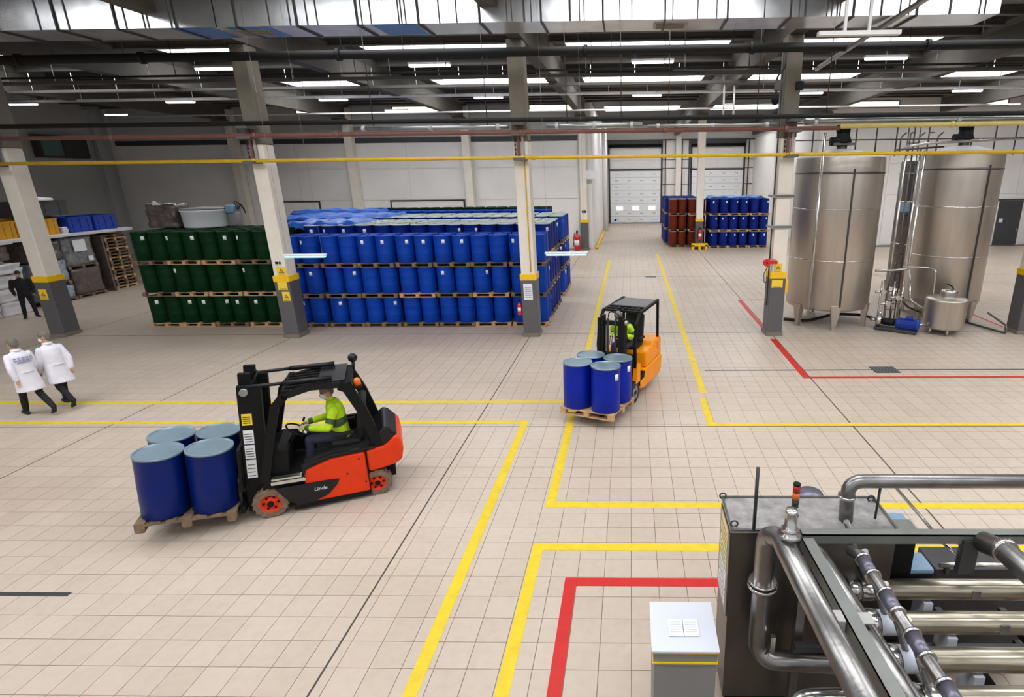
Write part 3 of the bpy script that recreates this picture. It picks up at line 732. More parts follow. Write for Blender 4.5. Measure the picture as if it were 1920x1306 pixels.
def drum_meshes(key, r, h, mat, lidm, hoops=True):
    b = MB(); b.lathe(drum_profile(r, h, hoops), 28); me = b.mesh('drum_body_' + key, mat)
    lb = MB(); a = .16
    lb.lathe([(r + .002, h * .72), (r + .006, h * .72), (r + .006, h * .86), (r + .002, h * .86)], 4, a0=-a, a1=a)
    bg = MB(); bg.tube((r * .55, 0, h - .018), (r * .55, 0, h - .002), .035, n=10)
    DM[key] = (me, lid_mesh(r, h, lidm), lb.mesh('drum_sticker', PAPER), bg.mesh('bung', mat), r, h)
drum_meshes('blue', .295, .89, DRUMBLUE, DRUMBLUE)
drum_meshes('tall', .300, .965, DRUMNAVY, LIDSIL)
drum_meshes('tallblue', .300, .965, DRUMBLUE, LIDSIL)
drum_meshes('farblue', .295, .965, DRUMBLUE, DRUMBLUE)
drum_meshes('green', .292, .95, DRUMGREEN, DRUMGREEN)
drum_meshes('brown', .295, .95, DRUMBROWN, LIDSIL)
drum_meshes('dock', .295, .95, DRUMNAVY, DRUMNAVY)
drum_meshes('load', .29, .95, DRUMLOAD, LIDGREY, False)
drum_meshes('royal', .30, .95, DRUMROYAL, LIDGREY, False)
def drum(key, x, y, z, label, group, sticker=None, lid=True, parent=None, name='steel_drum', rz=None):
    body, lidme, st, bung, r, h = DM[key]
    o = inst(name, body, None, (x, y, z), (0, 0, rnd.uniform(0, 6.28) if rz is None else rz))
    tag(o, label, 'drum', group)
    if lid: inst('lid', lidme, o)
    else: inst('bung', bung, o)
    if sticker is not None:
        s = inst('sticker', st, o); s.rotation_euler = (0, 0, sticker - o.rotation_euler.z)
    return o
PW, PD, PH = 1.2, 1.0, .144
def pallet_pieces(w=1.2, d=1.2):
    P = []
    nb = 7 if d > 1.1 else 5
    for k in range(nb): P.append(('deck_board', (0, -d / 2 + .06 + k * (d - .12) / (nb - 1), .133), (w, .12, .022)))
    for x in (-1, 0, 1): P.append(('stringer', (x * (w / 2 - .06), 0, .111), (.12, d, .022)))
    for x in (-1, 0, 1):
        for y in (-1, 0, 1): P.append(('block', (x * (w / 2 - .06), y * (d / 2 - .06), .061), (.12, .12, .078)))
    for y in (-1, 0, 1): P.append(('bottom_board', (0, y * (d / 2 - .06), .011), (w, .1, .022)))
    return P
PM = {}
def pallet_mesh(mat, w, d):
    key = (mat.name, w, d)
    if key not in PM:
        full = MB(); parts = []
        for nm, c, s in pallet_pieces(w, d):
            full.box(c, s); q = MB(); q.box(c, s); parts.append((nm, q.mesh(nm, mat)))
        PM[key] = (full.mesh('pallet', mat), parts)
    return PM[key]
def pallet(x, y, z, label, group, mat=WOOD, parts=False, w=1.22, d=1.2, rz=0):
    full, pp = pallet_mesh(mat, w, d)
    if parts:
        t = thing('pallet', label, 'pallet', (x, y, z), rz, group)
        for nm, me in pp: inst(nm, me, t)
        return t
    o = inst('pallet', full, None, (x, y, z), (0, 0, rz))
    return tag(o, label, 'pallet', group)
TIER = ['bottom', 'middle', 'top']
def stack(key, x_right, nx, y0, ny, tier_h, what, front=False, right=False, left=False, lidded=True, stick=.3, fullcol=(), parts_front=True, pitch=.626, only_top_back=True, wood=(WOOD, WOODD), group=None, key2=None, gap=.03, skipx=()):
    """nx pallets wide (2 drums each), ny pallets deep; front faces -Y."""
    pw = pitch * 2 + gap
    group = group or ('drums of the ' + what)
    core = MB(); dm = DM[key]
    for j in range(ny):
        for i in range(nx):
            xc = x_right - pw * (i + .5) + gap / 2; yc = y0 + 1.25 * (j + .5)
            jit = rnd.uniform(-.03, .03)
            for k in range(3):
                vis_p = (front and j == 0) or (right and i == 0) or (left and i == nx - 1) or k == 2
                if not vis_p:
                    core.b2((xc - pw / 2 + .05, yc - .58, k * tier_h), (xc + pw / 2 - .05, yc + .58, k * tier_h + .144), mi=1)
                    for a in (-1, 1):
                        for b in (-1, 1): core.tube((xc + a * pitch / 2, yc + b * .3115, k * tier_h + .145), (xc + a * pitch / 2, yc + b * .3115, k * tier_h + .145 + dm[5]), dm[4], n=12)
                    continue
                col_l = nx * 2 - (i * 2 + 1)
                pl = 'wooden pallet under %s tier, %s from left, %s row, %s' % (TIER[k], ORD[nx - 1 - i], ORD[j] if j else 'front', what)
                zc = k * tier_h
                pallet(xc + jit, yc, zc, pl, 'pallets of the ' + what, rnd.choice(wood), parts=(front and j == 0 and parts_front), w=pw - .06, d=1.18)
                for a in range(2):
                    for b in range(2):
                        # a: 0 right,1 left ; b: 0 front,1 back
                        vis = (k == 2) or (front and j == 0 and b == 0) or (right and i == 0 and a == 0) or (left and i == nx - 1 and a == 1)
                        if not vis:
                            core.tube((xc + pitch / 2 * (1 if a == 0 else -1), yc - .3115 + .623 * b, k * tier_h + .146), (xc + pitch / 2 * (1 if a == 0 else -1), yc - .3115 + .623 * b, k * tier_h + .146 + dm[5]), dm[4], n=12)
                            continue
                        n_l = nx * 2 - (i * 2 + a)       # 1-based from left
                        row = j * 2 + b
                        lab = '%s drum, %s from left, %s tier, %s row of the %s' % (COLN[key], ORD[n_l - 1], TIER[k], ORD[row] if row else 'front', what)
                        dx = pitch / 2 * (1 if a == 0 else -1)
                        kk = key2 if (key2 and rnd.random() < .5) else key
                        st = None
                        if row == 0 and rnd.random() < stick: st = -math.pi / 2 + rnd.uniform(-.5, .9)
                        elif a == 0 and i == 0 and right and rnd.random() < stick: st = rnd.uniform(-.6, .3)
                        drum(kk, name=DNAME[key], x=xc + jit + dx, y=yc - .3115 + .623 * b, z=zc + .146, label=lab, group=group, sticker=st, lid=lidded, rz=rnd.choice((0, math.pi / 2, math.pi)))
    if core.v:
        o = core.build('drum_rows', [dm[0].materials[0], WOODD]); o['kind'] = 'stuff'; o['label'] = 'drums packed inside the ' + what
DNAME = {'blue': 'blue_drum', 'farblue': 'blue_drum', 'tall': 'navy_drum', 'tallblue': 'navy_drum', 'green': 'green_drum', 'brown': 'brown_drum', 'dock': 'navy_drum'}
COLN = {'blue': 'blue steel', 'farblue': 'blue steel', 'tall': 'navy steel', 'tallblue': 'navy steel', 'green': 'dark green', 'brown': 'oxide brown', 'dock': 'navy steel'}
# big blue stack: lower front row, taller rows behind it
stack('blue', -2.82, 7, 18.2, 1, 1.04, 'main blue stack', front=True, right=True, lidded=False, stick=.35)
stack('tall', -2.82, 7, 19.62, 2, 1.125, 'silver-lidded navy stack', right=True, stick=.25)
stack('tallblue', -2.82, 7, 23.2, 2, 1.125, 'second navy stack', right=True, stick=.2, key2='tall')
stack('farblue', -4.0, 9, 27.6, 1, 1.113, 'far blue stack', right=True, lidded=False)
stack('green', -4.4, 8, 31.0, 1, 1.1, 'far green stack', right=True, lidded=False, stick=.5)
# green stack at the left
stack('green', -12.2, 4, 18.35, 2, 1.1, 'left green stack', front=True, left=True, lidded=False, stick=.55, pitch=.594, wood=(WOODD, WOOD), gap=.02)
# dock-side stacks
stack('brown', 5.24, 2, 39.3, 1, 1.1, 'brown dock stack', front=True, left=True, lidded=True, stick=.0, pitch=.62, parts_front=False)
stack('dock', 5.0, 2, 40.6, 4, 1.1, 'aisle-side navy stack', left=True, lidded=True, stick=.2, pitch=.62)
stack('dock', 9.55, 3, 38.6, 2, 1.1, 'right dock stack', front=True, lidded=False, stick=.95, pitch=.68, parts_front=False, wood=(WOOD,))
# tarps on the navy stack
def tarp(x, y, z, sx, sy, label, mat=TARP, seed=1):
    r = random.Random(seed); n, m = 26, 14; mb = MB(); vs = []
    ph = [r.uniform(0, 6) for _ in range(6)]
    for j in range(m):
        for i in range(n):
            u, v = i / (n - 1), j / (m - 1)
            hgt = .06 + .04 * math.sin(u * 17 + ph[0] + 3 * v) * math.cos(v * 9 + ph[1]) + .025 * math.sin(u * 31 + ph[2]) + .02 * r.random()
            e = min(u, 1 - u, v, 1 - v)
            if e < .04: hgt = -.16 + .05 * math.sin(u * 40 + ph[3])
            vs.append(((u - .5) * sx, (v - .5) * sy, max(hgt, .03) if e >= .04 else hgt))
    fs = [(j * n + i, j * n + i + 1, (j + 1) * n + i + 1, (j + 1) * n + i) for j in range(m - 1) for i in range(n - 1)]
    mb.add(vs, fs, 0, True); o = mb.build('tarpaulin', mat); o.location = (x, y, z)
    sd = o.modifiers.new('thick', 'SOLIDIFY'); sd.thickness = .008
    return tag(o, label, 'tarpaulin')
tarp(-11.2, 21.0, 3.37, 2.6, 2.0, 'crumpled blue tarpaulin over silver lids beside the column between stacks', seed=2)
tarp(-12.4, 24.5, 3.37, 4.6, 2.2, 'wide crumpled bright blue tarpaulin over the second navy stack', seed=3)
tarp(-14.6, 28.2, 3.36, 4.6, 1.3, 'long blue tarpaulin over the left end of the far blue stack', seed=4)
tarp(7.45, 40.9, 3.32, 4.0, 2.0, 'dark blue sheet lying over the right dock stack', BLUESHEET_REFL, seed=5)

# ================================================================== PEOPLE (voxel-fused bodies)
def fuse(name, prims, voxel=.011, smooth=3):
    """prims: ('cap', p0, p1, r0, r1, mat) | ('ell', c, (rx,ry,rz), mat[, R]) | ('loft', [(c,(rx,ry))...], mat); returns one continuous mesh."""
    mb = MB(); mats = []; segs = []
    for p in prims:
        mat = p[-1] if p[0] != 'ell' else p[3]
        if mat not in mats: mats.append(mat)
        mi = mats.index(mat)
        if p[0] == 'cap':
            a, b, ra, rb = Vector(p[1]), Vector(p[2]), p[3], p[4]
            mb.tube(a, b, ra, rb, 14); mb.ball(a, ra * .995, 12); mb.ball(b, rb * .995, 12)
            segs.append((a, b, ra, rb, mi))
        elif p[0] == 'ell':
            R = p[4] if len(p) > 4 else Matrix.Identity(3); c = Vector(p[1])
            sub = MB(Matrix.Translation(c) @ R.to_4x4()); sub.ball((0, 0, 0), p[2], 16); mb.add(sub.v, sub.f)
            r = min(p[2]); ax = R @ Vector([(x - r) if x == max(p[2]) else 0 for x in p[2]])
            segs.append((c - ax, c + ax, r, r, mi))
        else:
            n = 18; vs = []; rings = p[1]
            for c, rr in rings:
                for k in range(n):
                    t = 2 * math.pi * k / n; ct, st = math.cos(t), math.sin(t)
                    vs.append((c[0] + rr[0] * ct, c[1] + rr[1] * st, c[2] + (rr[2] * ct if len(rr) > 2 else 0)))
            fs = [(i * n + k, i * n + (k + 1) % n, (i + 1) * n + (k + 1) % n, (i + 1) * n + k) for i in range(len(rings) - 1) for k in range(n)]
            fs += [tuple(range(n - 1, -1, -1)), tuple(range((len(rings) - 1) * n, len(rings) * n))]
            mb.add(vs, fs)
            for i in range(len(rings) - 1):
                segs.append((Vector(rings[i][0]), Vector(rings[i + 1][0]), sum(rings[i][1][:2]) / 2, sum(rings[i + 1][1][:2]) / 2, mi))
    mb.mi = [0] * len(mb.f)
    me = mb.mesh(name, mats)
    tmp = bpy.data.objects.new('tmp', me); COL.objects.link(tmp)
    rm = tmp.modifiers.new('r', 'REMESH'); rm.mode = 'VOXEL'; rm.voxel_size = voxel; rm.use_smooth_shade = True
    sm = tmp.modifiers.new('s', 'SMOOTH'); sm.factor = .5; sm.iterations = smooth
    dg = bpy.context.evaluated_depsgraph_get()
    out = bpy.data.meshes.new_from_object(tmp.evaluated_get(dg)); out.name = name
    bpy.data.objects.remove(tmp)
    out.materials.clear()
    for m in mats: out.materials.append(m)
    n = len(out.polygons); cen = np.zeros(n * 3); out.polygons.foreach_get('center', cen); cen = cen.reshape(-1, 3)
    best = np.full(n, 1e9); idx = np.zeros(n, np.int32)
    for a, b, ra, rb, mi in segs:
        a, b = np.array(a), np.array(b); ab = b - a; L2 = max(ab @ ab, 1e-9)
        t = np.clip(((cen - a) @ ab) / L2, 0, 1)
        d = np.linalg.norm(cen - (a + t[:, None] * ab), axis=1) - (ra + (rb - ra) * t)
        k = d < best; best[k] = d[k]; idx[k] = mi
    out.polygons.foreach_set('material_index', idx); out.polygons.foreach_set('use_smooth', np.ones(n, bool)); out.update()
    return out
def V3(*a): return Vector(a)
def hand(P, wrist, d, side_v, mat, curl=.6, thumb=1):
    """palm + five fingers; d = pointing direction, side_v = direction of thumb side."""
    d = Vector(d).normalized(); s = Vector(side_v); s = (s - d * s.dot(d)).normalized(); nrm = d.cross(s).normalized() * thumb
    w = Vector(wrist); pc = w + d * .05
    P.append(('cap', w, pc, .026, .03, mat)); 
    for k in (-1, 1): P.append(('cap', w + s * .012 * k, w + d * .085 + s * .03 * k, .016, .014, mat))
    P.append(('cap', w + d * .02, w + d * .085, .02, .016, mat))
    for i, L in enumerate((.072, .08, .076, .06)):
        b = w + d * .088 + s * (.032 - i * .021)
        k1 = b + (d * math.cos(curl * .5) + nrm * math.sin(curl * .5)) * L * .45
        k2 = k1 + (d * math.cos(curl * 1.4) + nrm * math.sin(curl * 1.4)) * L * .32
        k3 = k2 + (d * math.cos(curl * 2.3) + nrm * math.sin(curl * 2.3)) * L * .25
        P += [('cap', b, k1, .0095, .009, mat), ('cap', k1, k2, .009, .0085, mat), ('cap', k2, k3, .0085, .0075, mat)]
    t0 = w + d * .025 + s * .028; t1 = t0 + (d * .7 + s * .7).normalized() * .04; t2 = t1 + (d * .9 + s * .2 + nrm * .4).normalized() * .032
    P += [('cap', t0, t1, .012, .011, mat), ('cap', t1, t2, .011, .009, mat)]
def head(P, c, R, hair=HAIR, mask=False, cap=None):
    """c head centre, R rotation with local +x = facing."""
    f = lambda x, y, z: c + R @ Vector((x, y, z))
    P.append(('ell', f(0, 0, .01), (.094, .078, .118), SKIN, R))
    P.append(('cap', f(.03, 0, -.07), f(.05, 0, -.085), .052, .04, SKIN))          # jaw and chin
    P.append(('cap', f(.09, 0, .01), f(.108, 0, -.018), .011, .016, SKIN))          # nose
    for s in (-1, 1):
        P.append(('ell', f(-.005, s * .08, -.005), (.02, .012, .032), SKIN, R))     # ears
        P.append(('ell', f(.083, s * .032, .02), (.012, .014, .009), BLACKINK, R))  # eyes
    P.append(('cap', f(.092, -.02, -.058), f(.092, .02, -.058), .009, .009, SKIN if mask else LIPS))
    if mask: P.append(('ell', f(.062, 0, -.045), (.055, .062, .055), MASKW, R))
    hm = cap or hair
    P.append(('ell', f(-.012, 0, .045), (.1, .086, .096), hm, R)); P.append(('ell', f(-.035, 0, .0), (.075, .082, .09), hm, R))
LIPS = mk('lips', (170, 100, 90), .6, var=0)
def limb(P, pts, rs, mat):
    for i in range(len(pts) - 1): P.append(('cap', pts[i], pts[i + 1], rs[i], rs[i + 1], mat))
def shoe(P, ankle, d, mat=BLACKINK, drop=.07):
    a = Vector(ankle); d = Vector(d).normalized()
    P.append(('cap', a + Vector((0, 0, -drop * .5)) - d * .05, a + Vector((0, 0, -drop * .55)) + d * .03, .042, .042, mat))
    P.append(('cap', a + Vector((0, 0, -drop * .6)) - d * .0, a + Vector((0, 0, -drop * .75)) + d * .17, .042, .033, mat))

def coat_person(loc, rz, label, phase, text, headturn=0.0):
    """walking figure in a white coat; local +x = walking direction."""
    t = thing('person', label, 'person', loc, rz)
    t.rotation_euler = (0, math.radians(3.5), rz)
    P = []; hip = V3(0, 0, .93)
    s = phase
    # legs: side +1 = left
    for sd in (1, -1):
        fw = s * sd
        h = V3(0, sd * .085, .92)
        if fw > 0: kn = V3(.2, sd * .09, .52); an = V3(.33, sd * .09, .095); ft = (1, 0, .15)
        else: kn = V3(-.04, sd * .09, .50); an = V3(-.42, sd * .09, .2); ft = (.62, 0, -.75)
        limb(P, [h, (h + kn) / 2, kn, (kn + an) / 2, an], [.095, .085, .066, .064, .052], BLACKC)
        if fw > 0: shoe(P, an, ft, BLACKINK)
        else:
            P.append(('cap', an, an + V3(.03, 0, -.11), .045, .04, BLACKINK)); P.append(('cap', an + V3(.0, 0, -.05), an + V3(.12, 0, -.15), .042, .034, BLACKINK))
    # torso (shirt) and neck
    P.append(('loft', [((0, 0, .88), (.12, .165)), ((0.01, 0, 1.05), (.105, .15)), ((.02, 0, 1.25), (.12, .17)), ((.03, 0, 1.40), (.1, .17)), ((.03, 0, 1.46), (.06, .09))], WHITEC))
    P.append(('cap', V3(.035, 0, 1.42), V3(.06, 0, 1.56), .055, .052, SKIN))
    R = RZ(headturn) @ RY(.12)
    head(P, V3(.075, 0, 1.64), R, mask=True, cap=CAPG)
    arms = []
    for sd in (1, -1):
        sw = -s * sd
        sh = V3(.03, sd * .168, 1.385); el = V3(.03 + .08 * sw - .03, sd * .225, 1.12); wr = V3(.06 + .16 * sw, sd * .205, .88)
        arms.append((sh, el, wr)); hand(P, wr, (wr - el), (1, 0, .2), SKIN, .7, thumb=-sd)
    me = fuse('body', P, .012); inst('body', me, t)
    # coat
    Q = [('loft', [((-.01, 0, .60), (.2, .24)), ((0, 0, .75), (.18, .225)), ((.005, 0, .95), (.16, .2)), ((.01, 0, 1.08), (.15, .185)), ((.02, 0, 1.25), (.158, .198)), ((.03, 0, 1.38), (.138, .195)), ((.035, 0, 1.45), (.09, .13)), ((.04, 0, 1.50), (.07, .075))], WHITEC)]
    for sh, el, wr in arms: limb(Q, [sh, (sh + el) / 2, el, (el + wr) / 2, el + (wr - el) * .93], [.07, .068, .062, .057, .051], WHITEC)
    c = fuse('coat', Q, .012, 2); co = inst('coat', c, t)
    # collar, belt seam and back print
    m = MB(); m.lathe([(.078, 1.47), (.09, 1.46), (.082, 1.53), (.07, 1.53)], 16, c=(.04, 0, 0)); m.build('collar', WHITEC, co)
    m = MB(); m.path([(-.160, -.12, 1.02), (-.168, 0, 1.03), (-.160, .12, 1.02)], .012, 6); m.build('back_belt', WHITEC, co)
    if text:
        for k, (z, w) in enumerate(((1.34, .13), (1.295, .13), (1.25, .09))):
            for q in range(5):
                y = -w + q * w / 2.0
                MB().b2((-.158 + abs(y) * .12, y - .024, z - .014), (-.146 + abs(y) * .12, y + .024, z + .014)).build('back_lettering', COATINK, co)
    return t

# ================================================================== FORK TRUCK HELPERS (local: x forward, y left, z up)
def wheel(parent, x, y, r, w, rimc, side, tyre=TYRE):
    t = MB(); ax = (0, side, 0); c = (x, y, r)
    t.lathe([(r * .62, -w / 2), (r * .95, -w / 2), (r, -w / 2 + .02), (r, w / 2 - .02), (r * .95, w / 2), (r * .62, w / 2)], 30, c=c, axis=ax)
    o = t.build('wheel', tyre, parent)
    for k in range(18):
        a = 2 * math.pi * k / 18
        MB().box((x + math.sin(a) * r * 1.0, y, r + math.cos(a) * r * 1.0), (.035, w * .9, .022), R=RY(a)).build('tread_lug', tyre, o)
    m = MB(); m.lathe([(r * .64, w * .48), (r * .6, w * .5), (r * .56, w * .3), (r * .3, w * .28), (r * .26, w * .45), (0, w * .45)], 24, c=c, axis=ax); rim = m.build('rim', rimc, o)
    m = MB(); m.lathe([(r * .2, w * .46), (r * .2, w * .55), (0, w * .55)], 14, c=c, axis=ax); m.build('hub_cap', BLACK, o)
    for k in range(6):
        a = 2 * math.pi * k / 6
        MB().tube((x + math.cos(a) * r * .42, y + side * w * .28, r + math.sin(a) * r * .42), (x + math.cos(a) * r * .42, y + side * w * .36, r + math.sin(a) * r * .42), .018, n=6).build('wheel_nut', BLACK, o)
    return o
def seat_and_controls(t, sx, sz, wheel_x, col=BLACK):
    MB().rbox((sx, 0, sz), (.46, .48, .12), .05).build('seat_cushion', SEATM, t)
    m = MB(); m.rbox((sx - .26, 0, sz + .36), (.13, .48, .72), .05, R=RY(-.15)); m.build('seat_backrest', SEATM, t)
    for s in (1, -1): MB().rbox((sx + .02, s * .29, sz + .2), (.32, .07, .06), .02).build('armrest', SEATM, t)
    c = Vector((wheel_x, 0, sz + .28)); ax = Vector((-.55, 0, .83)).normalized()
    m = MB(); a = ax.orthogonal().normalized(); b = ax.cross(a)
    m.path([c + (a * math.cos(k * math.pi / 12) + b * math.sin(k * math.pi / 12)) * .17 for k in range(25)], .014, 8); sw = m.build('steering_wheel', BLACK, t)
    m = MB(); m.tube(c + a * .17, c - a * .17, .012, n=6); m.build('spoke', BLACK, sw)
    m = MB(); m.tube(c, c - ax * .35, .035, n=8); m.build('steering_column', BLACK, t)
    for k in range(3): 
        m = MB(); m.tube((wheel_x - .02, -.28 - k * .05, sz + .1), (wheel_x - .06, -.28 - k * .05, sz + .3), .009, n=6); m.ball((wheel_x - .06, -.28 - k * .05, sz + .31), .018, 8); m.build('lever', BLACK, t)
def mast(t, x0, tilt, h, half, fork_z, fork_len, col=BLACK, bw=1.0, grill=1.0, rw=.045, rd=0.0, it=.08):
    """mast group tilted backwards about a point at axle height; everything hangs under a pivot part."""
    M = Matrix.Translation((x0, 0, .3)) @ Matrix.Rotation(-tilt, 4, 'Y') @ Matrix.Translation((0, 0, -.3))
    piv = MB(M)
    piv.b2((-.05, -half, .12), (.05, half, .26)); piv.b2((-.05, -half, h - .16), (.03, half, h - .06)); piv.b2((-.04, -half, h * .55), (.0, half, h * .55 + .08))
    mo = piv.build('mast_crossbars', col, t)
    for s in (1, -1):
        m = MB(M); m.b2((-.09 - rd, s * half - rw, .1), (.09, s * half + rw, h)); m.build('outer_rail', col, mo)
        m = MB(M); m.b2((-.07, s * (half - rw * 2) - rw * .8, .14), (.08, s * (half - rw * 2) + rw * .8, h + it)); m.build('inner_rail', col, mo)
        m = MB(M); m.tube((-.06, s * (half - rw * 4), .2), (-.06, s * (half - rw * 4), h * .93), rw * .8, n=10); m.build('lift_cylinder', BLACKGL, mo)
        m = MB(M); m.b2((.02, s * .09 - .02, .5), (.04, s * .09 + .02, h)); m.build('lift_chain', STEEL_D, mo)
        m = MB(M); m.tube((.0, s * half - .06, h - .08), (.0, s * half + .09, h - .08), .055, n=14); m.build('mast_head_bolt', GALVD, mo)
    m = MB(M); m.path([(-.02, -.1, h), (-.08, -.12, h + .12), (-.14, .02, h + .1), (-.1, .14, h + .04), (-.12, .16, h * .7)], .014, 6, bend=.08); m.build('hydraulic_hose', BLACK, mo)
    # carriage
    car = MB(M); car.b2((.1, -bw / 2, fork_z + .06), (.16, bw / 2, fork_z + .18)); car.b2((.1, -bw / 2, fork_z + .42), (.16, bw / 2, fork_z + .54)); car.b2((.06, -.32, fork_z + .06), (.1, -.24, fork_z + .54)); car.b2((.06, .24, fork_z + .06), (.1, .32, fork_z + .54))
    co = car.build('fork_carriage', col, t)
    for k in range(7):
        y = -bw / 2 + .02 + k * (bw - .04) / 6
        m = MB(M); m.b2((.11, y - .014, fork_z + .5), (.14, y + .014, fork_z + .54 + .62 * grill)); m.build('backrest_bar', col, co)
    m = MB(M); m.b2((.105, -bw / 2, fork_z + .52 + .6 * grill), (.145, bw / 2, fork_z + .56 + .62 * grill)); m.build('backrest_bar', col, co)
    for s in (1, -1):
        m = MB(M); m.b2((.16, s * .27 - .055, fork_z), (.2, s * .27 + .055, fork_z + .56))
        m.prism([(.16, fork_z), (.2 + fork_len, fork_z + .012), (.2 + fork_len, fork_z + .02), (.2, fork_z + .045), (.16, fork_z + .045)], s * .27 - .055, s * .27 + .055)
        m.build('fork', STEEL_D, co)
    return M
def load(M, fork_x, fork_z, key, wood, names, truck, y_sh=0.0, w=1.2, d=1.0, sp=(.3, .3), stickers=(), world=None):
    """pallet with four drums riding on the forks (tilted with the mast); world = truck matrix."""
    LM = world @ M @ Matrix.Translation((fork_x, y_sh, fork_z + .035))
    full, pp = pallet_mesh(wood, w, d)
    pt = thing('pallet', 'wooden pallet with four drums on the forks of the %s' % truck, 'pallet', (0, 0, 0), 0)
    # boards run across the forks
    pt.matrix_world = LM @ Matrix.Rotation(math.pi / 2, 4, 'Z') @ Matrix.Translation((0, 0, -.02))
    for nm, me in pp: inst(nm, me, pt)
    body, lidme, st, bung, r, h = DM[key]
    for i, (nm, sx, sy) in enumerate(names):
        o = inst('steel_drum', body); o.matrix_world = LM @ Matrix.Translation((sx * sp[0], sy * sp[1], .127)); tag(o, '%s on the %s pallet' % (nm, truck), 'drum', 'drums carried by the ' + truck)
        inst('lid', lidme, o)
        if i in stickers:
            s = inst('sticker', st, o); s.rotation_euler = (0, 0, stickers[i])
def pillar(t, pts, w, d, mat=BLACK, name='pillar'):
    m = MB(); pts = [Vector(p) for p in pts]; vs = []
    for i, p in enumerate(pts):
        T = (pts[min(i + 1, len(pts) - 1)] - pts[max(i - 1, 0)]).normalized(); Y = Vector((0, 1, 0)); N = T.cross(Y).normalized()
        for a, b in ((-1, -1), (1, -1), (1, 1), (-1, 1)): vs.append(p + N * a * w / 2 + Y * b * d / 2)
    n = len(pts); fs = [(i * 4 + k, i * 4 + (k + 1) % 4, (i + 1) * 4 + (k + 1) % 4, (i + 1) * 4 + k) for i in range(n - 1) for k in range(4)] + [(3, 2, 1, 0), tuple(range(4 * n - 4, 4 * n))]
    m.add(vs, fs); return m.build(name, mat, t)
def seated_driver(world, hip, label, torso=.28, headturn=0.0, wheel_p=(.45, .3), lean=.15, down=.1):
    t = thing('person', label, 'person', (0, 0, 0)); t.matrix_world = world @ Matrix.Translation(hip)
    P = []; lx = math.sin(lean)
    ch = V3(lx * .42, 0, .44); nk = V3(lx * .6 + .01, 0, .56)
    P.append(('loft', [((0, 0, -.08), (.13, .17)), ((.01, 0, .05), (.125, .165)), ((lx * .2, 0, .2), (.125, .17)), ((lx * .38, 0, .36), (.14, .2)), ((lx * .48, 0, .48), (.12, .19)), ((lx * .56, 0, .54), (.07, .1))], HIVIS))
    # dark band across chest/back
    P.append(('loft', [((lx * .24, 0, .205), (.135, .18)), ((lx * .28, 0, .245), (.14, .187))], HIVISD))
    for sd in (1, -1):
        hp = V3(.02, sd * .09, -.04); kn = V3(.46, sd * .13, .0); an = V3(.50, sd * .12, -.42)
        limb(P, [hp, (hp + kn) / 2, kn, (kn + an) / 2, an], [.1, .09, .072, .066, .052], NAVYC)
        shoe(P, an + V3(0, 0, .02), (1, 0, -.1))
        sh = V3(lx * .45, sd * .2, .44); el = V3(.16, sd * .27, .2); wr = V3(wheel_p[0] - .1, sd * .13, wheel_p[1])
        limb(P, [sh, (sh + el) / 2, el], [.082, .07, .06], HIVIS); limb(P, [el, (el + wr) / 2, wr], [.06, .056, .046], HIVIS)
        P.append(('cap', (sh + el) / 2, (sh + el) / 2 + (el - sh) * .12, .074, .073, HIVISD)); P.append(('cap', wr * .85 + el * .15, wr * .95 + el * .05, .052, .05, HIVISD))
        hand(P, wr, (wr - el), (0, -sd * 1.0, .6), GLOVE, .95, thumb=sd)
    P.append(('cap', nk - V3(.02, 0, .05), nk + V3(.02, 0, .06), .056, .052, SKIN))
    head(P, nk + V3(.045, 0, .155), RZ(headturn) @ RY(down), mask=True, cap=CAPG)
    inst('body', fuse('body', P, .011), t)
    m = MB(); m.lathe([(.075, -.02), (.085, -.02), (.078, .04), (.068, .04)], 14, c=(nk.x - .005, 0, nk.z - .02)); m.build('collar', HIVIS, t)
    return t

PI = math.pi
LOGO = text_mesh('Linde', .085, PAPER, 'logo', .2)
# ------------------------------------------------------------------ ORANGE FORK TRUCK
FA = math.radians(204.2)
fc = Vector((-5.52, 7.18, 0)) + Vector((-math.sin(FA), math.cos(FA), 0)) * -.50
TW = Matrix.Translation(fc) @ Matrix.Rotation(FA, 4, 'Z')
t = thing('forklift', 'orange and black counterbalance forklift carrying four drums, driver in yellow jacket', 'forklift', fc, FA)
FT = t
HW = .50
# orange side body
side = [(-.30, .13), (-1.30, .10), (-1.36, .82), (-.90, .80), (-.55, .69), (-.50, .55), (-.42, .34)]
m = MB(); m.prism([(-.36, .12), (-1.40, .10), (-1.40, .82), (-.90, .80), (-.55, .69), (-.5, .56), (-.5, .3)], -HW, HW); bd = m.build('side_body', ORANGE, t)
bv = bd.modifiers.new('bev', 'BEVEL'); bv.width = .03; bv.segments = 2; bv.limit_method = 'ANGLE'
m = MB(); m.prism([(-1.41, .45), (-1.62, .47), (-1.80, .50), (-1.93, .56), (-1.97, .75), (-1.95, .92), (-1.88, 1.02), (-1.70, .86), (-1.41, .83)], -HW, HW); cw = m.build('counterweight', ORANGE, t)
bv = cw.modifiers.new('bev', 'BEVEL'); bv.width = .045; bv.segments = 3; bv.limit_method = 'ANGLE'
m = MB(); m.b2((-1.8, -.28, .2), (-1.42, .28, .46)); m.build('rear_chassis', BLACK, t)
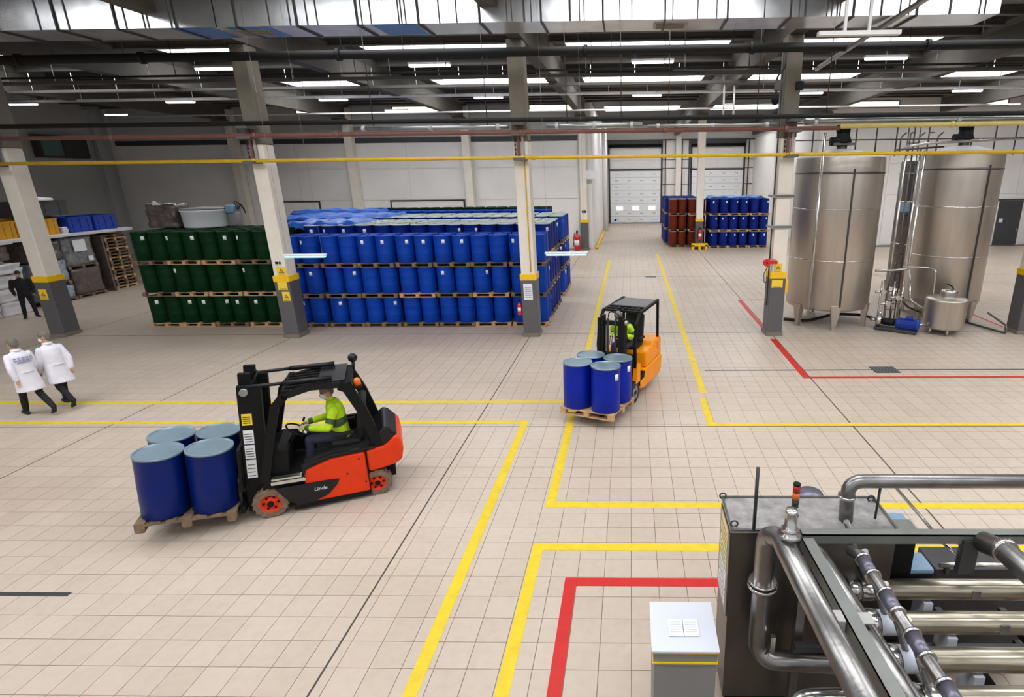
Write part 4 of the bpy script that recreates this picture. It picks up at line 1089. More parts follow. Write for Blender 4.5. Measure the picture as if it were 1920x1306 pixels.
# black logo panel on both sides, chrome-like step, lower sill
for s in (1, -1):
    y = s * (HW + .002)
    m = MB(); m.prism([(-.10, .48), (-.85, .46), (-.98, .44), (-.94, .36), (-.80, .22), (-.62, .15), (-.36, .13), (-.2, .3)], min(y, y + s * .012), max(y, y + s * .012)); pn = m.build('logo_panel', BLACKGL, t)
    lg = inst('logo', LOGO, pn, (-.70, y + s * .014, .345), (PI / 2, 0, PI if s > 0 else 0))
    m = MB(); m.box((-.30, s * .47, .575), (.46, .14, .05), R=RY(-.04)); m.build('fender_step', INOXP, t)
    m = MB(); m.box((-.28, s * .47, .625), (.40, .10, .03), R=RY(-.04)); m.build('fender_step', INOXP, t)
    m = MB(); m.b2((-1.40, s * .44 - .06, .06), (-.3, s * .44 + .06, .14)); m.build('sill', BLACK, t)
    m = MB(); m.prism([(-.50, .74), (-.92, .845), (-1.55, .865), (-1.55, .90), (-.90, .885), (-.50, .79)], s * HW - .03, s * HW + .01); m.build('side_rail', BLACKGL, t)
    for xx, zz in ((-1.3, .72), (-1.1, .5), (-1.35, .3)): MB().tube((xx, s * HW, zz), (xx, s * (HW + .008), zz), .014, n=8).build('panel_bolt', BLACK, bd)
m = MB(); m.b2((-1.405, -HW - .003, .12), (-1.395, HW + .003, .83)); m.build('panel_seam', BLACK, t)
# black front structure, floor and hood
m = MB(); m.prism([(-.62, .34), (.02, .34), (.06, .5), (.02, .62), (-.5, .62), (-.62, .5)], -.46, .46); m.build('front_chassis', BLACK, t)
m = MB(); m.prism([(-.30, .6), (.04, .6), (-.05, 1.0), (-.2, 1.06), (-.34, .98)], -.42, .36); m.build('dashboard', BLACK, t)
m = MB(); m.prism([(-.50, .56), (-.50, .72), (-.92, .86), (-1.52, .88), (-1.52, .56)], -.47, .47); m.build('battery_hood', SEATM, t)
m = MB(); m.prism([(-1.45, .84), (-1.52, 1.02), (-1.72, 1.18), (-1.80, 1.13), (-1.92, .98), (-1.72, .85)], -.46, .46); hd = m.build('rear_cowl', BLACKGL, t)
bv = hd.modifiers.new('bev', 'BEVEL'); bv.width = .04; bv.segments = 2
for s in (1, -1):
    pillar(t, [(.02, s * .43, .58), (-.14, s * .43, 1.2), (-.30, s * .43, 1.76), (-.46, s * .43, 1.93)], .12, .08, BLACK)
    pillar(t, [(-1.60, s * .43, .86), (-1.56, s * .43, 1.1), (-1.44, s * .43, 1.55), (-1.30, s * .43, 1.9), (-1.2, s * .43, 1.97)], .15, .08, BLACK)
    pillar(t, [(-.42, s * .43, 1.91), (-.8, s * .43, 2.0), (-1.22, s * .43, 1.98)], .09, .08, BLACKGL, 'roof_rail')
    m = MB(); m.tube((-.46, s * .36, 2.09), (.02, s * .33, 2.10), .026, n=10); m.tube((-1.1, s * .36, 2.08), (-.46, s * .36, 2.09), .038, n=10); m.build('tilt_cylinder', BLACKGL, t)
for k in range(6): MB().b2((-.46, -.34 + k * .13, 1.98), (-1.25, -.29 + k * .13, 2.02)).build('roof_bar', BLACK, t)
m = MB(); m.b2((-1.28, -.42, 1.98), (-.90, .42, 2.04)); m.build('roof_plate', BLACKGL, t)
m = MB(); m.b2((-.50, -.45, 1.92), (-.42, .45, 2.0)); m.build('roof_front_bar', BLACK, t)
m = MB(); m.b2((-1.36, -.45, 1.9), (-1.26, .45, 2.0)); m.build('roof_rear_bar', BLACK, t)
m = MB(); m.lathe([(.05, 0), (.055, .0), (.05, .09), (.03, .12), (0, .125)], 16, c=(-1.44, .36, 1.9)); m.build('beacon', AMBER, t)
m = MB(); m.b2((-1.5, .28, 1.87), (-1.34, .44, 1.9)); m.build('beacon_bracket', BLACK, t)
m = MB(); m.tube((-1.36, -.33, 1.9), (-1.38, -.33, 2.1), .025, n=8); m.ball((-1.38, -.33, 2.15), .075, 14); m.build('work_light', BLACKGL, t)
for s in (1, -1):
    wheel(t, 0, s * (.49 - .1), .235, .21, ORANGE, s); wheel(t, -1.51, s * (.47 - .08), .215, .17, ORANGE, s)
seat_and_controls(t, -1.14, .90, -.46)
M1 = mast(t, .22, math.radians(5.5), 2.12, .30, .10, 1.08, BLACK, 1.0, .85, .05, .12, .16)
m = MB(); m.prism([(-.02, .5), (-.62, .5), (-.62, .8), (-.3, 1.02), (-.1, 1.02)], -.47, -.43); m.build('shade_panel', BLACK, t)  # black panels added in place of the shade on the cab's far side
m = MB(); m.b2((-1.6, -.46, .85), (-.95, -.40, 1.12)); m.build('shade_panel', BLACK, t)
# stickers on the near mast rail
for i, (z0, z1, mt) in enumerate(((1.52, 1.70, PAPERY), (1.22, 1.44, PAPER), (.98, 1.20, PAPER), (.66, .96, PAPER))):
    m = MB(M1); m.b2((-.07, .351, z0), (.06, .354, z1)); st = m.build('data_sticker', mt, t)
    for q in range(4):
        m = MB(M1); m.b2((-.05, .3545, z0 + .03 + q * (z1 - z0 - .06) / 4), (.045, .3555, z0 + .045 + q * (z1 - z0 - .06) / 4)); m.build('sticker_print', BLACKINK if i == 0 else GUARD, st)
load(M1, .80, .10, 'load', WOODD, (('front left dark blue drum, nearest the pallet tip,', .30, .30), ('dark blue drum nearest the near mast rail', -.30, .30), ('far left dark blue drum with pale lid', .30, -.30), ('far right dark blue drum beside the load backrest', -.30, -.30)), 'orange forklift', w=1.2, d=1.2, sp=(1, 1), stickers={}, world=TW)
seated_driver(TW, (-1.08, 0, 1.03), 'driver in lime hi-vis jacket and navy trousers seated in the orange forklift', headturn=.35, wheel_p=(.58, .20), lean=.12, down=.25)

# ------------------------------------------------------------------ YELLOW FORK TRUCK
FB = math.radians(248.5)
hb = Vector((math.cos(FB), math.sin(FB), 0)); lb_ = Vector((-math.sin(FB), math.cos(FB), 0))
fc2 = Vector((.06, 11.62, 0)) - lb_ * .46
TW2 = Matrix.Translation(fc2) @ Matrix.Rotation(FB, 4, 'Z')
t = thing('forklift', 'small yellow three-wheel forklift with open guard carrying four blue drums', 'forklift', fc2, FB)
m = MB(); m.prism([(-.28, .30), (-.28, .52), (-.62, .56), (-.66, .30)], -.5, .5); m.build('floor_plate', BLACK, t)
m = MB(); m.prism([(-.3, .22), (-.55, .16), (-1.62, .16), (-1.78, .24), (-1.84, .50), (-1.84, .64), (-.62, .60), (-.58, .42), (-.3, .42)], -.52, .52); lo = m.build('lower_body', TRUCKYEL, t)
bv = lo.modifiers.new('bev', 'BEVEL'); bv.width = .04; bv.segments = 2; bv.limit_method = 'ANGLE'
m = MB(); m.prism([(-.72, .60), (-.74, 1.0), (-1.2, 1.02), (-1.25, 1.1), (-1.82, 1.12), (-1.84, .65)], -.50, .50); up = m.build('battery_cover', TRUCKYEL, t)
bv = up.modifiers.new('bev', 'BEVEL'); bv.width = .05; bv.segments = 2; bv.limit_method = 'ANGLE'
for s in (1, -1):
    m = MB(); m.b2((-1.55, s * .495, .86), (-1.48, s * .506, 1.02)); m.build('grip_recess', AMBER, up)
    m = MB(); m.prism([(-.02, .44), (-.28, .44), (-.30, .86), (-.12, .86)], s * .5 - .09, s * .5 + .01); m.build('front_cowl', TRUCKYEL, t)
    pillar(t, [(-.12, s * .45, .8), (-.10, s * .45, 1.3), (-.2, s * .45, 1.78), (-.42, s * .45, 2.0)], .06, .06, BLACK)
    pillar(t, [(-1.66, s * .45, 1.1), (-1.66, s * .45, 2.02)], .055, .055, BLACK)
    pillar(t, [(-.40, s * .45, 2.0), (-1.68, s * .45, 2.04)], .06, .06, BLACK, 'roof_rail')
    wheel(t, 0, s * .40, .25, .2, GALVD, s, RUBBER)
for k in range(5): MB().b2((-.42, -.36 + k * .16, 2.0), (-1.66, -.33 + k * .16, 2.03)).build('roof_bar', BLACK, t)
for xx in (-.42, -.62, -.82, -1.66): MB().b2((xx - .025, -.46, 1.99), (xx + .025, .46, 2.04)).build('roof_cross_bar', BLACK, t)
m = MB(); m.b2((-1.64, -.44, 2.035), (-.86, .44, 2.045)); m.build('roof_mesh_plate', GUARD, t)
wheel(t, -1.45, 0, .2, .2, GALVD, 1, RUBBER)
m = MB(); m.prism([(-.1, .42), (-.06, .95), (-.3, 1.05), (-.36, .95), (-.3, .5)], -.36, .36); m.build('dashboard', BLACK, t)
seat_and_controls(t, -.98, 1.05, -.45)
M2 = mast(t, .2, math.radians(3), 1.98, .28, .12, 1.1, BLACK, .9, .4, .035, .0, .06)
load(M2, .74, .12, 'royal', WOOD, (('front royal blue drum nearest the camera', .33, .32), ('left royal blue drum with pale lid', .33, -.32), ('right royal blue drum with white sticker by the front wheel', -.31, .32), ('rear royal blue drum under the mast', -.31, -.32)), 'yellow forklift', w=1.2, d=1.2, sp=(1, 1), stickers={0: 1.25, 2: 1.3}, world=TW2)
seated_driver(TW2, (-.86, -.06, 1.18), 'driver in lime hi-vis jacket bending forward inside the yellow forklift', headturn=-.2, wheel_p=(.52, .22), lean=.78, down=.85)

# ------------------------------------------------------------------ WALKING PEOPLE AND SUPERVISOR
HD = math.radians(160)
coat_person((-13.2, 11.0, 0), HD, 'person in white coat and grey hair net walking, lettering on the back', 1, True, .1)
coat_person((-13.02, 11.5, 0), HD, 'person in white coat and mask walking close behind a colleague', -1, False, .9)
t = thing('person', 'person in black suit and white shirt standing before the white sacks', 'person', (-22.9, 19.9, 0), math.radians(-35))
P = []
for sd in (1, -1):
    h_ = V3(0, sd * .09, .92); kn = V3(.02, sd * .13, .5); an = V3(0, sd * .16, .09)
    limb(P, [h_, (h_ + kn) / 2, kn, (kn + an) / 2, an], [.1, .088, .068, .066, .056], BLACKC); shoe(P, an, (1, sd * .35, 0))
    sh = V3(0, sd * .21, 1.42); el = V3(-.02, sd * .28, 1.15); wr = V3(.1, sd * .25, .93)
    limb(P, [sh, el, wr], [.085, .066, .05], BLACKC); hand(P, wr, wr - el, (1, 0, .3), SKIN, .6, thumb=-sd)
P.append(('loft', [((0, 0, .85), (.14, .19)), ((0, 0, 1.05), (.12, .17)), ((0, 0, 1.3), (.13, .2)), ((0, 0, 1.43), (.11, .2)), ((0, 0, 1.5), (.06, .08))], BLACKC))
P.append(('cap', V3(.105, 0, 1.1), V3(.10, 0, 1.42), .035, .045, WHITEC))
P.append(('cap', V3(0, 0, 1.45), V3(.01, 0, 1.58), .055, .052, SKIN)); head(P, V3(.02, 0, 1.67), RZ(0))
inst('body', fuse('body', P, .013), t)

# ================================================================== STEEL TANKS
def tank(x, y, r, z0, z1, label, seams=(2.25, 3.86), legs=(), vseam=(), mat=INOX, top=.22, motor=True, tall_cap=True):
    t = thing('storage_tank', label, 'tank', (x, y, 0))
    h = z1 - z0
    MB().lathe([(0, z0 - .05), (r * .6, z0 - .03), (r * .97, z0), (r, z0 + .06), (r, z1 - .12), (r * .99, z1)], 64).build('shell', mat, t)
    MB().lathe([(r * .99, z1), (r * .97, z1 + .03), (r * .4, z1 + top), (.25, z1 + top + .05), (0, z1 + top + .05)], 48).build('cone_roof', LAMPBODY, t)
    for z in seams:
        MB().lathe([(r, z - .02), (r + .008, z - .018), (r + .008, z + .018), (r, z + .02)], 64).build('weld_band', INOXP, t)
    MB().lathe([(r, z1 - .5), (r + .02, z1 - .49), (r + .02, z1 - .44), (r, z1 - .43)], 64).build('top_ring', INOXD, t)
    for a in vseam:
        m = MB(); m.box((math.cos(a) * (r + .012), math.sin(a) * (r + .012), (z0 + z1) / 2 - .1), (.024, .05, h - .5), R=RZ(a)); m.build('vertical_seam', DARKTRIM, t)
    for a in legs:
        m = MB(); ca, sa = math.cos(a), math.sin(a)
        R = RZ(a); q = MB(Matrix.Rotation(a, 4, 'Z'))
        q.add([(r - .16, -.16, z0 + .16), (r + .05, -.16, z0 + .16), (r + .05, .16, z0 + .16), (r - .16, .16, z0 + .16), (r - .12, -.055, .02), (r - .01, -.055, .02), (r - .01, .055, .02), (r - .12, .055, .02)], [(0, 1, 2, 3), (7, 6, 5, 4), (0, 4, 5, 1), (1, 5, 6, 2), (2, 6, 7, 3), (3, 7, 4, 0)])
        q.b2((r - .15, -.09, 0), (r + .02, .09, .02)); q.build('leg', INOX, t)
    if motor:
        zt = z1 + top + .16
        MB().tube((0, 0, z1 + top), (0, 0, zt + .02), .16, n=16).build('motor_stool', INOXD, t)
        MB().b2((-.35, -.22, zt), (.35, .22, zt + .07)).build('motor_bracket', INOXD, t)
        MB().lathe([(0, zt + .06), (.26, zt + .06), (.28, zt + .12), (.2, zt + .3), (.2, zt + .36)], 18).build('gearbox', BLACK, t)
        m = MB(); m.lathe([(0, zt + .34), (.19, zt + .34), (.19, zt + .78), (.15, zt + .84), (0, zt + .85)], 18); mt = m.build('motor', BLACK, t)
        for k in range(12):
            a = k * math.pi / 6; MB().box((math.cos(a) * .2, math.sin(a) * .2, zt + .56), (.03, .012, .36), R=RZ(a)).build('cooling_fin', BLACK, mt)
        m = MB(); m.tube((-.42, -.1, zt + .12), (.02, -.1, zt + .12), .13, n=14); m.build('side_motor', BLACK, t)
    return t
PI = math.pi
T1 = tank(6.82, 18.9, 1.36, .62, 5.42, 'tall stainless tank with motor on top, directly right of the clamped column', legs=(-1.68, -.66, -2.62, 1.57), vseam=(-PI * .5 - .02,))
T2 = tank(11.0, 19.45, 1.24, .62, 5.5, 'tall stainless tank with motor on top, right of the pair, small tank before it', legs=(-PI * .5 - 1.0, -PI * .5 + .48, PI * .3, PI * .75), vseam=(-PI * .5 + .2,))
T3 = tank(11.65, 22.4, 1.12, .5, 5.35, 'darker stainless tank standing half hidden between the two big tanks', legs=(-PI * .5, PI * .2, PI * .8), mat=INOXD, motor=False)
# external stainless pipes
pipe('tank_feed_pipe', 'thin stainless pipe running down the front of the left tank', [(5.75, 17.42, 6.1), (5.75, 17.42, .55), (6.0, 17.9, .5)], .045, INOXP, bend=0)
pipe('tank_feed_pipe', 'bent stainless pipe between the tanks with a low elbow', [(9.05, 18.0, 5.6), (9.05, 18.0, 1.95), (8.55, 18.0, 1.90), (8.0, 18.0, 1.9)], .04, INOXP, bend=.12)
pipe('tank_outlet_pipe', 'stainless pipe from right tank bending down to the pump', [(9.15, 18.05, 1.9), (9.15, 17.8, .95), (9.7, 17.6, .62), (9.95, 17.55, .62), (9.95, 17.5, .2)], .035, INOXP, bend=.12)
pipe('dosing_pipe', 'thin stainless pipe arching over to the small round tank', [(8.75, 17.75, 2.05), (9.5, 17.6, 2.05), (9.6, 17.35, 2.0), (9.6, 17.3, 1.2)], .028, INOXP, bend=.08)
for i, (x, y, z1, lb) in enumerate(((8.62, 18.3, 5.7, 'left riser pipe in the gap between the tanks'), (8.83, 18.35, 5.6, 'dark riser pipe, second in the tank gap'), (9.2, 18.6, 5.65, 'right riser pipe beside the ladder in the tank gap'))):
    pipe('riser_pipe', lb, [(x, y, 0), (x, y, z1)], (.04, .025, .035)[i], (INOXP, INOXD, INOXP)[i])
t = thing('access_ladder', 'slim steel ladder rising between the two tanks', 'ladder', (9.0, 18.75, 0))
for sx in (-.18, .18): MB().tube((sx, 0, 0), (sx, 0, 6.3), .02, n=8).build('ladder_rail', INOXD, t)
for k in range(18): MB().tube((-.18, 0, .4 + k * .32), (.18, 0, .4 + k * .32), .014, n=6).build('rung', INOXD, t)
MB().b2((-.22, -.06, 3.72), (.16, -.02, 4.0)).build('blue_plate', LTBLUE, t)
# valve cluster at the foot
t = thing('valve_manifold', 'cluster of valves and pipes at the foot between the tanks', 'valve', (8.45, 17.75, 0))
for k, (z, xx) in enumerate(((1.25, -.25), (.85, -.05), (1.05, .25))):
    m = MB(); m.tube((xx - .22, 0, z), (xx + .22, 0, z), .035, n=8); m.build('branch', INOXP, t)
    m = MB(); m.lathe([(0, -.06), (.08, -.06), (.09, 0), (.08, .06), (0, .06)], 14, c=(xx, -.05, z), axis=(0, 1, 0)); m.build('valve_body', INOXP, t)
    m = MB(); m.tube((xx, -.08, z), (xx + .12, -.1, z + .14), .012, n=6); m.build('valve_handle', BLACK, t)
for sx in (-.3, .12, .4): MB().tube((sx, 0, .05), (sx, 0, 1.6), .03, n=8).build('standpipe', INOXP, t)
m = MB(); m.path([(.2, .05, 1.2), (.7, .1, .7), (1.2, .2, .5)], .035, 8); m.build('slanted_pipe', INOXD, t)
# hoses on the floor below tank one
pipe('floor_hose', 'black hose lying on the floor under the left tank', [(5.4, 18.9, .05), (6.2, 18.6, .05), (7.1, 18.7, .28), (8.0, 18.3, .32), (8.5, 18.2, .1)], .05, RUBBER, 'hose', bend=.3)
# railing on tank tops
t = thing('tank_railing', 'dark pipe railing running along the tops of the tanks', 'railing', (0, 20.6, 5.6))
for x in (5.6, 6.4, 7.9, 8.6, 9.3, 9.9, 10.4, 11.9, 12.7, 13.4): MB().tube((x, 0, -.1), (x, 0, 1.05), .025, n=6).build('post', DARKTRIM, t)
for z in (.45, 1.0): MB().tube((5.4, 0, z), (13.6, 0, z), .022, n=6).build('rail', DARKTRIM, t)
pipe('top_transfer_pipe', 'stainless pipe linking the tank tops in front of the railing', [(8.2, 17.6, 5.68), (8.9, 17.6, 5.78), (14.5, 17.6, 6.0)], .04, INOXP)
t = thing('top_manifold', 'small pipe manifold between the tank tops', 'pipe', (8.9, 18.2, 5.5))
for k in range(5): MB().path([(-.55 + k * .28, 0, -.05), (-.55 + k * .28, 0, .5 + .12 * (k % 2)), (-.35 + k * .28, .1, .62)], .022, 6, bend=.08).build('loop_pipe', INOXD, t)
MB().tube((-.7, 0, .12), (.8, 0, .2), .03, n=8).build('header_pipe', INOXD, t)
# small round tank
t = thing('small_tank', 'small round stainless tank on short legs before the right big tank', 'tank', (10.03, 17.25, 0))
MB().lathe([(0, .16), (.5, .18), (.585, .22), (.59, .26), (.59, 1.08), (.6, 1.1), (.57, 1.14), (.2, 1.22), (0, 1.22)], 40).build('shell', INOX, t)
m = MB(); m.lathe([(.24, 1.2), (.24, 1.34), (.26, 1.36), (.2, 1.42), (0, 1.44)], 24, c=(.0, -.05, 0)); m.build('manhole', INOXP, t)
m = MB(); m.path([(.1, -.1, 1.44), (.02, -.1, 1.54), (-.12, -.1, 1.6)], .02, 8); m.build('manhole_handle', BLACK, t)
for a in (-1.75, .1, 1.9, 3.4): MB().tube((math.cos(a) * .46, math.sin(a) * .46, .22), (math.cos(a) * .46, math.sin(a) * .46, 0), .05, .03, n=10).build('leg', INOX, t)
m = MB(); m.path([(-.55, -.1, .3), (-.8, -.1, .3), (-.8, -.1, .14), (-.9, -.1, .14)], .03, 8, bend=.06); m.build('outlet', INOXP, t)
# blue pump
t = thing('pump_unit', 'blue electric pump on a dark base in front of the tanks', 'pump', (8.62, 17.4, 0), math.radians(-35))
MB().rbox((0, 0, .06), (1.25, .36, .1), .02).build('base_frame', DARKTRIM, t)
m = MB(); m.lathe([(0, -.34), (.15, -.33), (.17, -.28), (.17, .28), (.19, .3), (.19, .34), (0, .35)], 20, c=(.32, 0, .29), axis=(1, 0, 0)); mo = m.build('motor', PUMPBLUE, t)
for k in range(10):
    a = k * PI / 5; MB().box((.32, math.cos(a) * .175, .29 + math.sin(a) * .175), (.5, .014, .03), R=RX(a - PI / 2)).build('cooling_fin', PUMPBLUE, mo)
MB().rbox((.35, 0, .5), (.2, .16, .1), .02).build('terminal_box', PUMPBLUE, t)
m = MB(); m.lathe([(0, -.2), (.1, -.2), (.12, -.05), (.12, .2), (0, .2)], 16, c=(-.25, 0, .29), axis=(1, 0, 0)); m.build('coupling_guard', BLACK, t)
m = MB(); m.lathe([(0, -.08), (.17, -.08), (.19, 0), (.17, .08), (0, .08)], 20, c=(-.52, 0, .3), axis=(1, 0, 0)); m.tube((-.52, 0, .42), (-.52, 0, .62), .05, n=10); m.tube((-.6, 0, .3), (-.8, 0, .3), .05, n=10); m.build('pump_head', INOXP, t)
# floor rail by the right column
pipe('floor_rail', 'low bent stainless rail on the floor by the far right column', [(11.1, 19.2, .06), (11.85, 16.9, .06), (11.85, 16.95, .3), (12.3, 18.6, .3)], .035, INOXD, 'rail', bend=.08)
strip('red_line', (12.35, 17.9), (12.45, 22), RED_PAINT)

# ================================================================== FOREGROUND MACHINE
# control cabinet
t = thing('control_cabinet', 'tall stainless control cabinet with dusty top at lower right', 'cabinet', (.88, 4.14, 0))
CWD, CDP, CHT = 1.44, .51, 2.0
MB().b2((0, 0, .1), (CWD, CDP, CHT - .02)).build('body', INOXCAB, t)
MB().b2((-.012, -.012, CHT - .02), (CWD + .012, CDP + .012, CHT)).build('top_sheet', INOXTOP, t)
m = MB()
for a, b in (((-.014, -.014), (CWD + .014, .006)), ((-.014, CDP - .006), (CWD + .014, CDP + .014)), ((-.014, 0), (.006, CDP)), ((CWD - .006, 0), (CWD + .014, CDP))): m.b2((a[0], a[1], CHT), (b[0], b[1], CHT + .014))
m.build('top_edge', INOXM, t)
MB().b2((.03, .03, 0), (CWD - .03, CDP - .03, .1)).build('plinth', BLACK, t)
for (x, y) in ((.0, .5), (.03, .06), (CWD - .04, .46)):
    m = MB(); m.path([(x + .03 * math.cos(k * PI / 6), y, CHT + .025 + .03 * math.sin(k * PI / 6)) for k in range(13)], .008, 6); m.build('lifting_eye', STEEL_D, t)
dr = MB().b2((-.014, .02, 1.05), (-.002, CDP - .02, CHT - .05)).build('side_door', INOXM, t)
for i, (z0, z1, mt) in enumerate(((1.72, 1.92, CREAMP), (1.5, 1.68, CREAMP), (1.3, 1.46, PAPER), (1.1, 1.26, PAPER))):
    p_ = MB().b2((-.018, .09, z0), (-.014, CDP - .09, z1)).build('instruction_sheet', mt, dr)
    for q in range(3): MB().b2((-.0195, .13, z0 + .03 + q * .05), (-.018, CDP - .13, z0 + .04 + q * .05)).build('sheet_print', GUARD if i else REDL, p_)
MB().tube((.19, .0, CHT), (.19, .0, CHT + .62), .016, n=10).build('conduit_post', STEEL_D, t)
# stack light on top
t = thing('signal_tower', 'red amber green signal tower light on the steel cabinet', 'signal light', (1.485, 4.36, 2.0))
MB().tube((0, 0, 0), (0, 0, .1), .012, n=8).build('stem', BLACK, t); MB().lathe([(0, 0), (.04, 0), (.04, .015), (0, .015)], 12).build('base', BLACK, t)
for k, mt in enumerate((GREENL, AMBER, REDL)): MB().tube((0, 0, .1 + k * .072), (0, 0, .168 + k * .072), .032, n=18).build('lens', mt, t)
MB().lathe([(0, .335), (.033, .335), (.033, .318), (0, .318)], 18).build('cap', BLACK, t)
# side table / podium with open booklet
t = thing('podium', 'grey pedestal with white top and yellow edge strips beside the steel cabinet', 'pedestal', (.455, 3.98, 0))
MB().rbox((0, 0, .5), (.54, .52, 1.0), .008).build('body', BOXGREY, t)
MB().rbox((0, 0, 1.02), (.55, .53, .10), .006).build('upper_drawer', BOXGREY, t)
for z, hh in ((.965, .014), (1.078, .02)): MB().b2((-.282, -.277, z), (.282, .277, z + hh)).build('yellow_edge', YELBAND, t)
MB().b2((-.29, -.285, 1.096), (.29, .285, 1.112)).build('white_top', BOXWHITE, t)
t = thing('open_booklet', 'open white booklet lying on the white pedestal top', 'booklet', (.455, 3.95, 1.113), math.radians(1))
for s in (-1, 1):
    m = MB(); m.box((s * .068, 0, .006), (.132, .19, .006), R=RY(-s * .03)); pg = m.build('page', PAPER, t)
    for k in range(7): MB().box((s * .068, .07 - k * .02, .0105), (.1, .005, .001), R=RY(-s * .03)).build('text_line', INKL, pg)
MB().b2((-.003, -.095, 0), (.003, .095, .009)).build('spine', GUARD, t)
# pipes, each run its own thing
def ring(t, c, ax, r, w, mat=INOXP, name='flange'):
    m = MB(); m.lathe([(r * .7, -w / 2), (r, -w / 2), (r * 1.04, 0), (r, w / 2), (r * .7, w / 2)], 22, c=Vector(c) - t.location, axis=ax); return m.build(name, mat, t)
t = pipe('process_pipe', 'thick stainless pipe running from cabinet corner towards the camera, with side drop', [(1.33, 1.7, 2.2), (1.19, 3.78, 2.2), (1.12, 3.9, 2.12), (1.12, 3.92, .95), (1.2, 3.86, .86), (2.2, 3.8, .86)], .085, INOXM, bend=.22, n=22)
ring(t, (1.12, 3.91, 1.62), (0, 0, 1), .125, .035); ring(t, (1.12, 3.91, 1.66), (0, 0, 1), .115, .02)
m = MB(); m.b2((1.2, 3.80, 1.0), (1.24, 3.84, 1.16)); m.v = [tuple(Vector(v) - t.location) for v in m.v]; m.build('pipe_clip', INOXP, t)
t = thing('vent_valve', 'polished stainless vent valve standing on the thick pipe', 'valve', (1.225, 3.66, 2.26))
MB().lathe([(0, 0), (.06, 0), (.06, .03), (.085, .04), (.085, .07), (.06, .08), (.065, .1), (.065, .11), (.048, .12), (.048, .25), (.044, .275), (0, .28)], 22).build('valve_body', INOXP, t)
MB().lathe([(.07, .035), (.09, .04), (.09, .06), (.07, .065)], 22).build('clamp_ring', INOXM, t)
t = pipe('overhead_pipe', 'horizontal stainless pipe with elbow dropping into the cabinet top', [(4.6, 4.34, 2.37), (1.93, 4.34, 2.37), (1.93, 4.3, 1.99)], .062, INOXM, bend=.13, n=20)
ring(t, (1.93, 4.335, 2.22), (0, 0, 1), .075, .03)
MB().tube((2.22 - 4.6, 0, -.02), (2.20 - 4.6, -.02, -.42), .012, n=8).build('support_leg', STEEL_D, t)
t = pipe('lower_loop_pipe', 'polished stainless bend below the thick pipe at the bottom edge', [(2.2, 3.55, .82), (1.35, 3.5, .82), (1.3, 3.46, .3)], .085, INOXP, bend=.16, n=20)
t = pipe('lower_loop_pipe', 'second polished stainless bend at the bottom edge', [(2.2, 3.35, .8), (1.52, 3.32, .8), (1.48, 3.3, .2)], .075, INOXP, bend=.16, n=20)
# support frame of steel angles
t = thing('exchanger_stand', 'grey steel angle stand carrying the heat exchanger pipes', 'stand', (0, 0, 0))
def angle(a, b, s=.07, th=.008, name='angle_beam', mat=FRAMEG):
    a, b = Vector(a), Vector(b); d = (b - a); L = d.length
    R = Vector((1, 0, 0)).rotation_difference(d.normalized()).to_matrix().to_4x4() if abs(d.z) < .9 * L else Matrix.Rotation(-PI / 2, 4, 'Y')
    q = MB(Matrix.Translation(a) @ R); q.b2((0, -s / 2, -th), (L, s / 2, 0)); q.b2((0, -s / 2, -s), (L, -s / 2 + th, 0)); return q.build(name, mat, t)
angle((1.40, 3.89, 2.17), (4.6, 3.89, 2.17), .085, .01)
angle((1.43, 3.84, 2.15), (1.55, 1.6, 2.15), .10, .01)
for x, y in ((1.45, 3.88), (3.6, 3.88)): MB().b2((x - .035, y - .035, 0), (x + .035, y + .035, 2.1)).build('post', INOXM, t)
for x in (1.36, 1.56): MB().b2((x - .05, 3.0, 2.085), (x + .08, 3.10, 2.095)).build('bracket_plate', PLATE, t)
MB().b2((1.34, 2.96, 2.05), (1.42, 3.06, 2.15)).build('bracket_plate', PLATE, t)
for yy in (3.78, 3.0): MB().b2((1.4, yy - .03, 1.05), (4.4, yy + .03, 1.11)).build('cross_beam', STEEL_D, t)
for xx in (2.3, 2.9, 3.5): MB().b2((xx - .03, 2.4, .98), (xx + .03, 4.3, 1.04)).build('cross_beam', STEEL_D, t)
for xx in (2.6, 3.2, 3.8): MB().b2((xx - .03, 2.4, .5), (xx + .03, 4.4, .56)).build('cross_beam', STEEL_D, t)
# sleeved manifold pipe
t = pipe('manifold_pipe', 'slim stainless manifold pipe with violet-grey sleeves running towards the camera', [(1.74, 3.72, 2.12), (1.76, 3.6, 2.17), (1.82, 1.7, 2.17)], .042, INOXM, n=16)
for k in range(5):
    y = 3.46 - k * .36; x = 1.76 + (3.6 - y) * .0316
    for dy in (.09, -.09): ring(t, (x, y + dy, 2.17), (0, 1, 0), .058, .022, INOXP, 'clamp')
    m = MB(); m.tube(Vector((x, y + .08, 2.17)) - t.location, Vector((x, y - .08, 2.17)) - t.location, .05, n=16); m.build('sleeve', PURPLE, t)
# big right pipe
t = pipe('return_pipe', 'large grey pipe entering at the right frame edge above the tubes', [(2.84, 3.82, 2.13), (2.87, 3.6, 2.2), (2.98, 1.8, 2.22)], .085, INOXM, n=20)
ring(t, (2.87, 3.62, 2.2), (0, 1, 0), .098, .05)
MB().b2((-.15, .0, -.32), (-.02, .06, .0)).build('pipe_saddle', STEEL_D, t)
